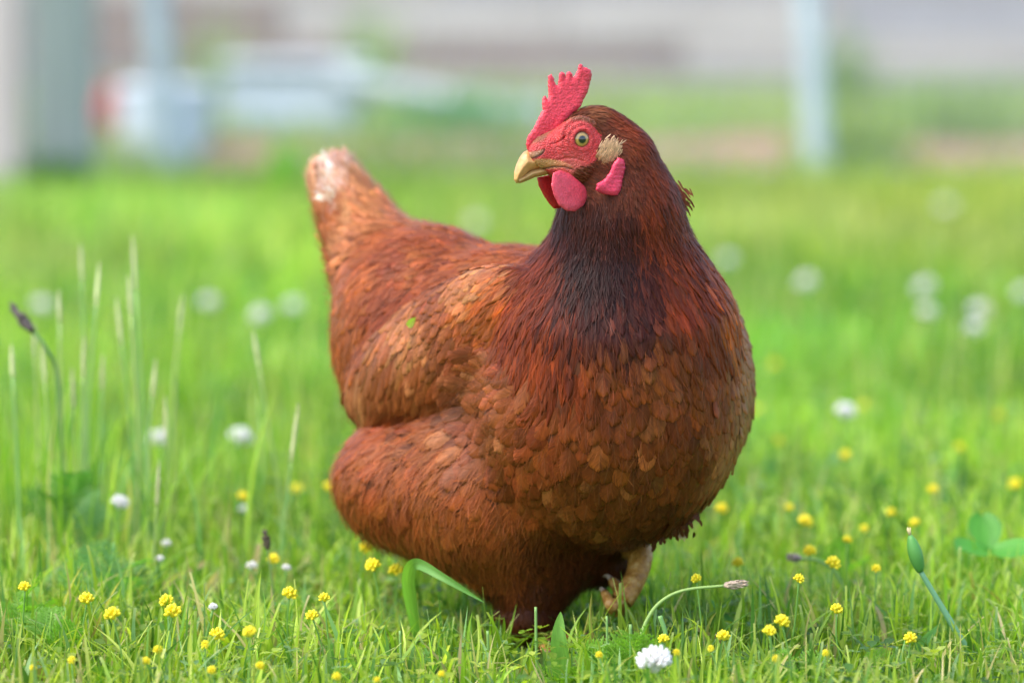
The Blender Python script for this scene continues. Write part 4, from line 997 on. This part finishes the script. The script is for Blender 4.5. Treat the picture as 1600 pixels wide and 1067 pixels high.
ribbon('grass_shoot', [GP(1195, .10), P(1165, 1000, .08), P(1130, 960, .06), P(1110, 935, .05)], .007, 'slanting blurred blade right of the bent bud stalk', 'grass blade', (.16, .36, .14))
ribbon('grass_shoot', [GP(1400, .0), P(1420, 1030, 0), P(1445, 1000, -.01), P(1470, 973, -.02)], .008, 'bluish blade leaning right beside the tall bluish stalk', 'grass blade', (.18, .38, .15))
ribbon('grass_shoot', [GP(1535, -.03), P(1545, 1030, -.03), P(1560, 1010, -.03), P(1575, 1004, -.03)], .011, 'wide bent grass blade with a dry tip near the right bottom corner', 'grass blade', (.26, .40, .08))
ribbon('grass_shoot', [GP(1365, -.04), P(1366, 1040, -.04), P(1368, 1020, -.04), P(1370, 1012, -.04)], .010, 'pale wide cut blade left of the bluish stalk', 'grass blade', (.36, .46, .18), sharp=False)
ribbon('dry_grass', [GP(290, .22), P(310, 950, .21), P(330, 915, .20), P(340, 892, .19)], .010, 'pale dry grass leaf standing aslant in the left grass', 'dry leaf', (.60, .47, .30))
for k, (a, b, Y, w, lab) in enumerate([((245, 922), (322, 878), .20, .006, 'dry straw lying aslant above the pale dry leaf'), ((192, 996), (262, 1033), -.02, .0045, 'brown straw lying low near the bluish left blade'),
        ((380, 975), (405, 850), .25, .006, 'pale upright straw left of the dark-headed stalk'), ((1076, 977), (1138, 1010), -.01, .0035, 'brown straw right of the bent bud stalk'), ((985, 1000), (1012, 955), .14, .006, 'brown dry straw behind the bent bud stalk'), ((1290, 975), (1345, 1035), .05, .006, 'dry bent straw in the right grass')]):
    A, B = P(*a, Y), P(*b, Y + .02); ribbon('straw', [A, (A + B) / 2 + [0, 0, .002], B], w, lab, 'straw', (.50, .38, .20), group='dry straws in the grass', sharp=False)

def stalk(name, pts, r0, r1, label, cat, colr=(.22, .38, .07), head=None, hcol=(.25, .17, .11), group=None, sheath=None, hname='seed_head', knot=None):
    pts_ = catmull(pts, 8); root = empty(name, (pts_[0][0], pts_[0][1], 0), label, cat, group)
    v, f = tube(pts_, np.linspace(r0, r1, len(pts_)), 8)
    make_mesh('stem', v, f, stem_m, parent=root, col=np.tile(np.array(colr), (len(v), 1)), uv=np.zeros((len(v), 3)))
    if head is not None:
        L, R = head; e = pts_[-1]; d = norm(pts_[-1] - pts_[-3])
        m = 10; ax_ = [e + d * L * t for t in np.linspace(-.03, 1, m)]
        rr = [R * max(.12, math.sin(math.pi * min(1, .12 + .86 * t)) ** .7) for t in np.linspace(0, 1, m)]
        parts = [tube(ax_, np.array(rr) * .85, 8)]
        a_, b_ = np.array(norm(np.cross(d, [.1, 1, .2]))), None; b_ = np.cross(d, a_)
        for i in range(int(46)):
            t = random.random(); ph = random.uniform(0, 6.28); rad = np.interp(t, np.linspace(0, 1, m), rr)
            o_ = math.cos(ph) * a_ + math.sin(ph) * b_; c0 = e + d * L * t + o_ * rad * .75
            parts.append(tube([c0, c0 + (o_ * .6 + d) * R * .5, c0 + (o_ * .5 + d * 1.4) * R * .75], [R * .24, R * .20, R * .03], 5))
        v, f = merge(parts)
        cc = np.array(hcol)[None] * np.exp(RNG.normal(0, .25, (len(parts), 1)))
        cc = np.repeat(cc, [len(p_[0]) for p_ in parts], 0)
        make_mesh(hname, v, f, stem_m, parent=root, col=cc, uv=np.zeros((len(v), 3)))
    if sheath is not None:
        a, b, R = sheath; pp = catmull([a, (a + b) / 2 + [0, -.001, 0], b], 5)
        v, f = tube(pp, [R * max(.15, math.sin(math.pi * min(1, .08 + .88 * t)) ** .6) for t in np.linspace(0, 1, len(pp))], 10)
        make_mesh('bud_sheath', v, f, stem_m, parent=root, col=np.tile(np.array([.10, .30, .06]), (len(v), 1)), uv=np.zeros((len(v), 3)))
        v, f = merge([tube([b, b + [random.uniform(-.003, .003), 0, .004 + random.random() * .003]], [.0012, .0005], 5) for _ in range(5)])
        make_mesh('bud_tip', v, f, stem_m, parent=root, col=np.tile(np.array([.6, .5, .25]), (len(v), 1)), uv=np.zeros((len(v), 3)))
    return root
stalk('plantain_stalk', [GP(995, -.06), P(1000, 1010, -.06), P(1008, 975, -.06), P(1030, 942, -.06), P(1068, 922, -.06), P(1132, 914.5, -.06)], .0019, .0011,
      'sharp arching plantain stalk with a pale bud, in front of the hen', 'plantain stalk', (.30, .44, .12), (.016, .0032), (.50, .38, .27), 'plantain stalks')
stalk('plantain_stalk', [GP(1335, .20), P(1318, 920, .20), P(1302, 890, .20), P(1280, 876, .20), P(1252, 872, .20)], .0016, .0012,
      'blurred arching plantain stalk right of the breast', 'plantain stalk', (.20, .36, .10), (.010, .0034), (.32, .25, .22), 'plantain stalks')
stalk('plantain_stalk', [GP(436, .13), P(431, 970, .13), P(424, 900, .13), P(418, 858, .13)], .0011, .0009,
      'thin upright plantain stalk with a dark head left of the belly', 'plantain stalk', (.18, .26, .08), (.014, .0030), (.12, .09, .06), 'plantain stalks')
stalk('plantain_stalk', [GP(98, .35), P(95, 800, .35), P(90, 600, .34), P(72, 545, .33), P(52, 519, .33)], .0022, .0016,
      'tall bent plantain stalk with a dark head at the left edge', 'plantain stalk', (.20, .34, .10), (.030, .0045), (.13, .10, .09), 'plantain stalks')
stalk('grass_stalk', [GP(1540, -.03), P(1512, 1015, -.03), P(1480, 962, -.03), P(1438, 892, -.03)], .0034, .0020, 'tall bluish grass stalk with a green bud sheath, at right', 'grass stalk',
      (.17, .36, .18), None, sheath=(P(1438, 893, -.03), P(1422, 836, -.03), .0058))
stalk('grass_stalk', [GP(1037, -.08), P(1033, 1000, -.08), P(1040, 990, -.08), P(1031, 962, -.08)], .0016, .0018, 'bent green stub behind the white clover flower', 'grass stalk', (.22, .42, .12))
for (px, pt, Y, r, w) in [(837, 948, -.05, .0013, 'tall thin cut stub in front of the standing leg'), (948, 962, -.08, .0011, 'thin pale-tipped stub right of the broad upright blade'),
                       (762, 985, -.06, .0013, 'thin stub left of the standing leg'), (625, 985, -.06, .0013, 'thin stub below the left of the belly'), (985, 975, -.06, .0017, 'thick stub at the foot of the arching stalk'),
                       (1401, 1010, -.08, .0015, 'single thick stub left of the bluish stalk'), (1186, 1015, -.09, .0012, 'thin stub in the right foreground'), (160, 975, -.03, .0014, 'thin stub in the left foreground')]:
    stalk('grass_stub', [GP(px + random.uniform(-4, 4), Y), P(px + 1, (pt + 1090) / 2, Y), P(px, pt, Y)], r, r * .8, w, 'grass stub', (.22, .38, .10), group='cut grass stubs')
# tall flowering grass at left
tall = [(205, 495, 216, 690, .42, .0032), (212, 455, 232, 800, .5, .0028), (150, 480, 138, 660, .42, .0022), (128, 440, 132, 600, .5, .0022), (93, 505, 97, 760, .45, .0028), (238, 620, 232, 700, .4, .0024), (130, 590, 128, 720, .38, .0026),
        (190, 540, 206, 700, .45, .0018), (280, 520, 272, 620, .6, .0030), (70, 600, 80, 760, .4, .0022), (55, 560, 60, 720, .5, .0022), (20, 590, 30, 800, .35, .0024), (160, 610, 158, 720, .45, .0018), (405, 575, 440, 800, .45, .0022), (115, 640, 118, 760, .4, .002), (455, 720, 440, 850, .3, .0018), (245, 790, 240, 880, .25, .0018), (260, 700, 262, 800, .4, .0015)]
for i, (tx, ty, bx, by, Y, r) in enumerate(tall):
    r *= .7; t = P(tx, ty, Y); b = GP(bx, Y)
    root = stalk('grass_stalk', [b, P(bx, by, Y) if P(bx, by, Y)[2] > .02 else b + [0, 0, .02], t], r, r * .6, '%s blurred flowering grass stalk from the left, in the tall clump at left' % ['first', 'second', 'third', 'fourth', 'fifth', 'sixth', 'seventh', 'eighth', 'ninth', 'tenth', 'eleventh', 'twelfth', 'thirteenth', 'fourteenth', 'fifteenth', 'sixteenth', 'seventeenth', 'eighteenth'][sorted(q_[0] for q_ in tall).index(tx)],
                 'grass stalk', (.26 + random.random() * .12, .46, .14), (.045 * random.uniform(.6, 1.2), .0018), (.60, .60, .32), group='tall grass stalks at left', hname='grass_panicle')
x = P(30, 700, .5)[0] + RNG.normal(0, .06, 260) + RNG.random(260) * .10; yy = .30 + RNG.random(260) * .5
v, q, u, c = blades(x, yy, RNG.uniform(.06, .20, 260), RNG.uniform(.002, .005, 260), gcol(260, x, yy, .08, 1.25), lean=.25, S=6)
o = make_mesh('tall_grass', v, q, leaf_m, col=c, uv=u); tag(o, 'loose clump of tall blurred grass at the left edge', 'tall grass', kind='stuff')

# ------------------------------------------------------------------ flowers
fl_y = (lambda N: N.done(N.bsdf(N.mix(N.noise(700, 2), (.74, .58, .01), (.90, .78, .04)), .55, .3, **{'Subsurface Weight': .1, 'Subsurface Scale': .002}).outputs[0]))(NT("yellow_petals"))
def white_mat():
    N = NT("white_petals"); tl = N.n('ShaderNodeBsdfTranslucent'); tl.inputs[0].default_value = (.9, .88, .85, 1)
    b = N.bsdf((.86, .84, .82), .5, .3); m = N.n('ShaderNodeMixShader'); m.inputs[0].default_value = .35; N.l(b.outputs[0], m.inputs[1]); N.l(tl.outputs[0], m.inputs[2]); return N.done(m.outputs[0])
fl_w = white_mat()
def bloom_mesh(R, n, plen, pw, squash=.8, seed=1, low=-.5):
    rnd = random.Random(seed); parts = []
    for i in range(n):
        z = 1 - (i + .5) / n * (1 - low); ph = i * 2.399963 + rnd.uniform(-.15, .15); s = math.sqrt(max(0, 1 - z * z))
        d = norm(np.array([s * math.cos(ph), s * math.sin(ph), z * squash + .12])); a = d * R * .35; L = R * plen * rnd.uniform(.85, 1.1)
        side = norm(np.cross(d, [0, 0, 1.0]) + 1e-6)
        up_ = np.cross(side, d)
        w = R * pw; p = [a, a + d * (L * .45), a + d * (L * .78) + up_ * w * .25, a + d * L + up_ * w * .7]
        rr = [w * .3, w * .6, w * .66, w * .38]
        parts.append(tube(p, rr, 6))
    v, f = tube([[0, 0, -R * .5], [0, 0, 0], [0, 0, R * .45]], [R * .25, R * .5, R * .2], 8); parts.append((v, f))
    return merge(parts)
def mesh_data(name, vf, mat):
    o = make_mesh(name, vf[0], vf[1], mat); me = o.data; bpy.data.objects.remove(o); return me
W_NEAR = mesh_data('bloom', bloom_mesh(.0108, 44, .80, .22, .62, 3, -.25), fl_w)
W_FAR = mesh_data('bloom', bloom_mesh(.0105, 30, .72, .24, .8, 4, -.3), fl_w)
Y_NEAR = mesh_data('bloom', bloom_mesh(.0042, 46, .68, .20, 1.0, 5, -.7), fl_y)
Y_N2 = mesh_data('bloom', bloom_mesh(.0040, 30, .85, .24, 1.5, 11, -.9), fl_y)
Y_FAR = mesh_data('bloom', bloom_mesh(.0048, 18, .72, .34, .9, 6, -.5), fl_y)
ORD = ['first', 'second', 'third', 'fourth', 'fifth', 'sixth', 'seventh', 'eighth', 'ninth', 'tenth', 'eleventh', 'twelfth', 'thirteenth', 'fourteenth', 'fifteenth', 'sixteenth']
def flower(px, py, h, me, label, cat, name, group, scale=1.0, stemr=.0007):
    p = PH(px, py, h); b = np.array([p[0] + random.uniform(-.012, .012), p[1] + random.uniform(-.01, .01), 0])
    root = empty(name, b, label, cat, group)
    bl = bpy.data.objects.new('bloom', me); sc.collection.objects.link(bl); bl.parent = root
    bl.location = Vector(p - b); bl.rotation_euler = (random.uniform(-.35, .35), random.uniform(-.35, .35), random.uniform(0, 6.28)); bl.scale = (scale,) * 3
    v, f = tube(catmull([b, (b + p) / 2 + [random.uniform(-.004, .004), 0, 0], p - [0, 0, .001]], 4), np.full(9, stemr), 6)
    make_mesh('stem', v, f, stem_m, parent=root, col=np.tile(np.array([.17, .34, .06]), (len(v), 1)), uv=np.zeros((len(v), 3)))
yel = [(379,777),(463,766),(514,763),(136,937),(260,940),(270,957),(247,1015),(112,1031),(52,1043),(228,1033),(339,993),(406,1040),(488,963),(452,929),(507,935),(427,875),(526,1057),(331,1047),(320,1007),(390,989),(39,918),(176,961),
       (572,857),(583,885),(619,892),(690,1053),(1088,905),(1037,999),(936,1023),(1057,1019),(589,1062),(1322,712),(1586,758),(1458,766),(1392,802),(1429,818),(1258,816),(1234,794),(1127,796),(1350,827),(1324,844),(1265,862),(1301,881),(1153,880),(1248,905),(1369,889),(1307,953),(1222,972),(1202,987),(1131,995),(1111,1013),(1422,998),(1290,1020),(1213,1029),(1350,635),(1210,570),(1215,690),(1185,640),(1500,700),(1560,650)]
def zone(px, py):
    s = 'left of the hen' if px < 600 else ('below the hen' if px < 1100 else ('far right' if px > 1340 else 'near right'))
    r = 'bottom row' if py > 1010 else ('low grass' if py > 930 else ('mid grass' if py > 840 else 'far grass'))
    return s, r
zz = {}
for p_ in yel: zz.setdefault(zone(*p_), []).append(p_)
for k_, l_ in zz.items():
    l_.sort()
    for i, (px, py) in enumerate(l_):
        near = py > 1000; h = .038 if py > 1030 else (.045 if py > 990 else random.uniform(.05, .075))
        lab = ('%s small yellow flower from the left, %s, %s' % (ORD[i], k_[1], k_[0])) if len(l_) > 1 else 'single small yellow flower, %s, %s' % (k_[1], k_[0])
        flower(px, py, h, random.choice([Y_NEAR, Y_N2]) if near else Y_FAR, lab, 'yellow flower', 'yellow_flower', 'small yellow flowers in the grass', random.uniform(.55, .85) if near else random.uniform(.8, 1.35))
flower(1023, 1037, .042, W_NEAR, 'sharp white clover flower in front, below the arching stalk', 'clover flower', 'clover_flower', 'white clover flowers', 1.12, .0011)
whi = [(245,687,1),(375,687,1.2),(187,787,.75),(381,797,.45),(260,850,.4),(250,874,.35),(393,885,.45),(447,888,.35),(333,949,.35),(408,495,1.2),(457,480,1.1),(1260,443,1.3),(1445,452,1.35),(1320,645,1),(1530,488,1.3),(1478,325,1.4),(745,350,1.3),(326,475,1.2),(65,480,1.2),(1137,408,1.1),(1597,460,1.1),(1522,515,1.0),(1450,490,1.1)]
zz = {}
for p_ in whi: zz.setdefault(('left of the hen' if p_[0] < 600 else 'right of the hen' if p_[0] > 1000 else 'behind the back of the hen', 'small white flowers low' if p_[2] < .7 else 'white clover flowers'), []).append(p_)
for k_, l_ in zz.items():
    l_.sort()
    for i, (px, py, s) in enumerate(l_):
        lab = '%s from the left of the blurred %s %s' % (ORD[i], k_[1], k_[0]) if len(l_) > 1 else 'single blurred white clover flower %s' % k_[0]
        flower(px, py, random.uniform(.07, .09) if s > .7 else .05, W_FAR, lab, 'clover flower' if s > .7 else 'white flower', 'clover_flower' if s > .7 else 'white_flower', 'blurred white flowers in the meadow', s, .0012)

# ------------------------------------------------------------------ yard behind
def simple(name, c1, c2, scale, rough=.8, stretch=(1, 1, 1), metal=0., bump=.3, spec=.3):
    N = NT(name); tc = N.n('ShaderNodeTexCoord').outputs['Object']; mp = N.n('ShaderNodeMapping'); mp.inputs['Scale'].default_value = stretch; N.l(tc, mp.inputs[0])
    nz = N.noise(scale, 5, mp.outputs[0], .6); b = N.bsdf(N.ramp(nz, [(.3, c1), (.7, c2)]), rough, spec, Metallic=metal); N.bump(nz, bump, .01, b); return N.done(b.outputs[0])
def box(x0, x1, y0, y1, z0, z1, bev=.004):
    V, b = [], bev
    for z, ins in ((z0, b), (z0 + b, 0), (z1 - b, 0), (z1, b)):
        for (x, y) in ((x0 + ins, y0 + ins), (x1 - ins, y0 + ins), (x1 - ins, y1 - ins), (x0 + ins, y1 - ins)): V.append((x, y, z))
    F = [(3, 2, 1, 0), (12, 13, 14, 15)]
    for r in range(3):
        for k in range(4): F.append((r * 4 + k, r * 4 + (k + 1) % 4, (r + 1) * 4 + (k + 1) % 4, (r + 1) * 4 + k))
    return np.array(V), F
def part(name, vf, mat, parent=None):
    return make_mesh(name, vf[0], vf[1], mat, smooth=False, parent=parent)
steel = simple('galvanised_steel', (.42, .48, .52), (.58, .64, .68), 6, .5, metal=.2)
bolt = simple('pole_band', (.5, .55, .6), (.65, .7, .74), 20, .4, metal=.6)
def pole(px, pxtop, label, Y, r=.034):
    b = GP(0, Y); b[0] = P(px, 290, Y)[0]; t = P(pxtop, 0, Y); dx = (t[0] - b[0]) / t[2]
    root = empty('fence_pole', b, label, 'metal pole', 'metal poles of the yard fence')
    Z = 1.9; v, f = tube([b, b + [dx * Z, 0, Z]], [r, r], 20); part('post', (v, f), steel, root)
    for z in (.38, 1.2):
        v, f = tube([b + [dx * (z - .02), 0, z - .02], b + [dx * (z + .02), 0, z + .02]], [r * 1.12, r * 1.12], 20); part('band', (v, f), bolt, root)
    v, f = tube([b + [dx * Z, 0, Z], b + [dx * Z, 0, Z + .02], b + [dx * Z, 0, Z + .045]], [r * 1.15, r * 1.1, r * .3], 20); part('cap', (v, f), bolt, root)
pole(266, 240, 'pale blue metal pole in front of the white container, at left', 7.0)
pole(1280, 1262, 'pale blue metal pole standing right of the hen', 7.0)
wood1 = simple('grey_weathered_wood', (.28, .31, .28), (.46, .50, .47), 5, .9, (8, 8, .7)); wood2 = simple('pinkish_grey_wood', (.40, .33, .31), (.58, .50, .48), 5, .9, (8, 8, .7))
def wpost(x0, x1, Y, label, m, d=.16):
    a, b = P(x0, 150, Y)[0], P(x1, 150, Y)[0]; r = empty('wooden_post', ((a + b) / 2, Y, 0), label, 'wooden post', 'thick posts at the left edge')
    part('shaft', box(a, b, Y, Y + d, 0, 2.1, .012), m, r); part('cap', box(a - .015, b + .015, Y - .015, Y + d + .015, 2.103, 2.14, .006), m, r)
wpost(48, 140, 6.6, 'broad grey green weathered post at the left', wood1)
wpost(-50, 28, 6.3, 'pinkish grey post cut by the left edge', wood2)
# chain-link mesh between the poles
wf = empty('wire_fence', (0, 7.06, 0), 'faint blurred wire mesh strung across the yard between the two metal poles', 'wire fence')
wires = []; xs0 = np.arange(-4.4, 3.6, .055)
for x0_ in xs0:
    for sg in (1, -1):
        xa = x0_ + (1.75 * .62 if sg < 0 else 0); wires.append(tube([[xa, 7.06 + .002 * sg, .03], [xa + sg * 1.75 * .62, 7.06 + .002 * sg, 1.78]], [.0017, .0017], 4, cap=False))
part('mesh', merge(wires), steel, wf)
part('tension_wire', tube([[-4.4, 7.055, .05], [3.6 + 1.1, 7.055, .05]], [.0025, .0025], 6), steel, wf)
part('tension_wire', tube([[-4.4, 7.055, 1.76], [3.6 + 1.1, 7.055, 1.76]], [.0025, .0025], 6), steel, wf)
# boarded wall
wall_r = empty('board_wall', (0, 15.0, 0), 'long pinkish grey wall of horizontal weathered boards across the back', 'board wall')
bms = [simple('board_%s' % n_, a, b, 3, .85, (.6, 6, 6)) for n_, a, b in (('pinkish', (.36, .27, .24), (.50, .40, .36)), ('lilac', (.36, .31, .33), (.50, .45, .47)), ('brown', (.26, .18, .155), (.38, .28, .25)), ('pale', (.46, .38, .35), (.62, .54, .50)))]
z = .02; rnd = random.Random(3); k = 0
while z < 2.6:
    hgt = rnd.choice([.10, .14, .20]); row = rnd.random(); x = -7 + rnd.uniform(-1, 0)
    while x < 8:
        w = rnd.uniform(1.2, 2.6); dk = rnd.random() * .5 + row * .5
        m = bms[2] if dk < (.75 if x < -.2 and .12 < z < .36 else .3) else bms[1] if dk < .45 + (.2 if x > 1 else 0) else bms[3] if dk < .8 else bms[0]
        if z > .46: m = bms[3] if rnd.random() < .75 else bms[0]
        yo = rnd.uniform(0, .02); part('board', box(x, x + w - .012, 15.0 + yo, 15.035 + yo, z, z + hgt - .014, .004), m, wall_r); x += w; k += 1
    z += hgt
part('backing', box(-7, 8, 15.06, 15.10, 0, 2.6, .004), simple('backing', (.16, .12, .11), (.24, .19, .17), 4), wall_r)
# soil edging below the fence line
v, f = [], []
soil_m = simple('bare_soil', (.20, .11, .07), (.40, .25, .18), 12, .95)
xs = np.linspace(-3, 3.4, 60); vs = []; fs = []
for i, x in enumerate(xs):
    for j, (yy, zz_) in enumerate(((7.6, -.02), (7.66, .07), (7.8, .09), (7.95, .06), (8.05, -.02))): vs.append((x, yy + .08 * math.sin(x * 3), zz_ + .012 * math.sin(x * 7 + j) if 0 < j < 4 else zz_))
for i in range(59):
    for j in range(4): fs.append((i * 5 + j, (i + 1) * 5 + j, (i + 1) * 5 + j + 1, i * 5 + j + 1))
make_mesh('soil_path', vs, fs, soil_m)['kind'] = 'structure'
# white tub, red can, long pale trough
white_p = simple('white_plastic', (.60, .65, .74), (.66, .71, .79), 4, .4, bump=.05); red_p = simple('red_plastic', (.45, .05, .05), (.55, .09, .08), 6, .5); grey_p = simple('pale_grey_metal', (.38, .42, .45), (.50, .54, .56), 3, .5); white2 = simple('off_white_paint', (.44, .48, .50), (.54, .58, .59), 4, .5); dark_p = simple('blue_grey_tarp', (.36, .42, .46), (.46, .53, .58), 5, .7)
def PW(px, py, Y): p = P(px, py, Y); return p
Y = 7.7; a, b = P(187, 0, Y)[0], P(330, 0, Y)[0]; zt = P(0, 132, Y)[2]
r = empty('white_container', ((a + b) / 2, Y, 0), 'large white plastic container behind the left metal pole', 'container')
def oval(cx, cy, rx, ry, zs, n=32, pw=.6):
    V, F = [], []
    for (z_, s) in zs:
        for k in range(n):
            t = 2 * math.pi * k / n; c_, s_ = math.cos(t), math.sin(t)
            V.append((cx + rx * s * math.copysign(abs(c_) ** pw, c_), cy + ry * s * math.copysign(abs(s_) ** pw, s_), z_))
    for i in range(len(zs) - 1):
        for k in range(n): F.append((i * n + k, i * n + (k + 1) % n, (i + 1) * n + (k + 1) % n, (i + 1) * n + k))
    F.append(tuple(range(n - 1, -1, -1))); F.append(tuple((len(zs) - 1) * n + k for k in range(n))); return np.array(V), F
part('tub', oval((a + b) / 2, Y, (b - a) / 2, .14, [(0.03, .9), (.05, .95), (zt - .03, 1)]), white_p, r); part('lid', oval((a + b) / 2, Y, (b - a) / 2 * 1.04, .146, [(zt - .027, 1), (zt - .01, 1.01), (zt, .95)]), white_p, r)
part('foot', oval((a + b) / 2, Y, (b - a) / 2 * .9, .12, [(0, 1), (.028, 1)]), simple('brick_base', (.3, .16, .12), (.4, .22, .17), 8), r)
a, b = P(150, 0, 9.3)[0], P(186, 0, 9.3)[0]; zt = P(0, 140, 9.3)[2]; zb = .10
r = empty('red_can', ((a + b) / 2, 9.3, 0), 'small red can left of the white container', 'can')
part('can_body', oval((a + b) / 2, 9.3, (b - a) / 2, .05, [(0, 1), (zt - .03, 1), (zt, .6)], pw=1), red_p, r); part('spout', tube([[(a + b) / 2, 9.3, zt - .01], [(a + b) / 2, 9.3, zt + .04]], [.012, .010], 10), red_p, r)
Y = 10.0; a, b, c_ = P(345, 0, Y)[0], P(560, 0, Y)[0], P(830, 0, Y)[0]
r = empty('garden_cart', ((a + b) / 2, Y, 0), 'long low whitish cart with a beam reaching right, in the back', 'cart')
z1 = P(0, 110, Y)[2]; z2 = P(0, 205, Y)[2]
part('tray', box(a, b, Y, Y + .55, z2, z1 - .01, .03), white2, r); part('rim', box(a - .02, b + .02, Y - .02, Y + .57, z1 + .002, z1 + .03, .01), white2, r)
part('cover', box(a + .05, b - .03, Y - .03, Y - .004, z2 - .05, z2 + .08, .01), dark_p, r)
bp, be = P(520, 122, Y - .05), P(835, 178, Y - .05)
part('beam', tube([bp, (bp + be) / 2, be], [.036, .03, .03], 12), white2, r)
part('beam_end', oval(be[0] - .06, Y - .05, .12, .06, [(be[2] - .07, .9), (be[2] + .02, 1), (be[2] + .05, .8)]), white2, r)
for x_ in (a + .08, b - .08):
    v, f = tube([[x_, Y + .05, z2 / 2], [x_, Y + .12, z2 / 2]], [z2 / 2, z2 / 2], 24); part('wheel', (v, f), dark_p, r)
    v, f = tube([[x_, Y + .45, z2 / 2], [x_, Y + .52, z2 / 2]], [z2 / 2, z2 / 2], 24); part('wheel', (v, f), dark_p, r)
part('prop', tube([[be[0] - .05, Y - .05, 0], [be[0] - .05, Y - .05, be[2] - .07]], [.02, .02], 8), grey_p, r)
# weeds along the fence
def weed(px, Y, H, R, n, colr, label):
    b = GP(0, Y); b[0] = P(px, 200, Y)[0]; root = empty('weed', b, label, 'weed', 'tall weeds along the fence line')
    az = RNG.uniform(0, 6.28, n); rr = R * np.sqrt(RNG.random(n)) * .6; x = b[0] + rr * np.cos(az); y = b[1] + rr * np.sin(az)
    v, q, u, c = blades(x, y, H * RNG.uniform(.4, 1, n), RNG.uniform(.008, .022, n), np.array(colr)[None] * np.exp(RNG.normal(0, .25, (n, 1))), lean=.4, S=5, U=3)
    make_mesh('leaves', v, q, leaf_m, parent=root, col=c, uv=u)
    v, f = tube([[b[0], Y, 0], [b[0] + .02, Y, H * .5], [b[0] + .01, Y, H * .95]], [.006, .005, .002], 6); make_mesh('stem', v, f, stem_m, parent=root, col=np.tile(np.array(colr), (len(v), 1)), uv=np.zeros((len(v), 3)))
for w_ in [(1340, 7.4, .30, .22, 110, (.30, .40, .10), 'yellowish weeds just right of the right metal pole'), (1480, 8.2, .30, .3, 200, (.26, .36, .13), 'pale green weeds at the right below the board wall'), (1570, 8.6, .24, .3, 150, (.30, .36, .18), 'pale weeds cut by the right edge'),
           (60, 6.4, .14, .2, 160, (.08, .20, .05), 'dark green weeds at the foot of the broad grey post'), (440, 6.2, .17, .06, 70, (.20, .46, .06), 'bright green upright weeds just left of the tail'), (740, 8.4, .26, .3, 200, (.10, .28, .07), 'green weeds between the tail and the head of the hen'),
           (1100, 9.5, .22, .45, 240, (.36, .46, .16), 'pale yellowish grass tuft right of the head, near the wall'), (1190, 9.2, .2, .25, 120, (.42, .48, .2), 'pale straw coloured tuft left of the right metal pole'), (650, 8.8, .2, .3, 140, (.14, .32, .09), 'low green weeds right above the back of the hen'), (340, 12, .5, .12, 60, (.3, .4, .16), 'thin weeds against the board wall at left'), (580, 13, .55, .15, 70, (.26, .38, .12), 'thin green weeds against the middle of the board wall'), (1320, 12.5, .42, .2, 80, (.2, .3, .12), 'dark thin weeds behind the right metal pole')]:
    weed(*w_)
_r = norm(ray(645, 503)); _l = bvh.ray_cast(Vector(CO), Vector(_r))[0]; _l = np.array(_l) - _r * .004
ribbon('leaf_scrap', [_l + [-.004, 0, -.0035], _l, _l + [.0045, 0, .003]], .006, 'tiny bright green leaf scrap lying on the wing edge', 'leaf scrap', (.40, .60, .08))
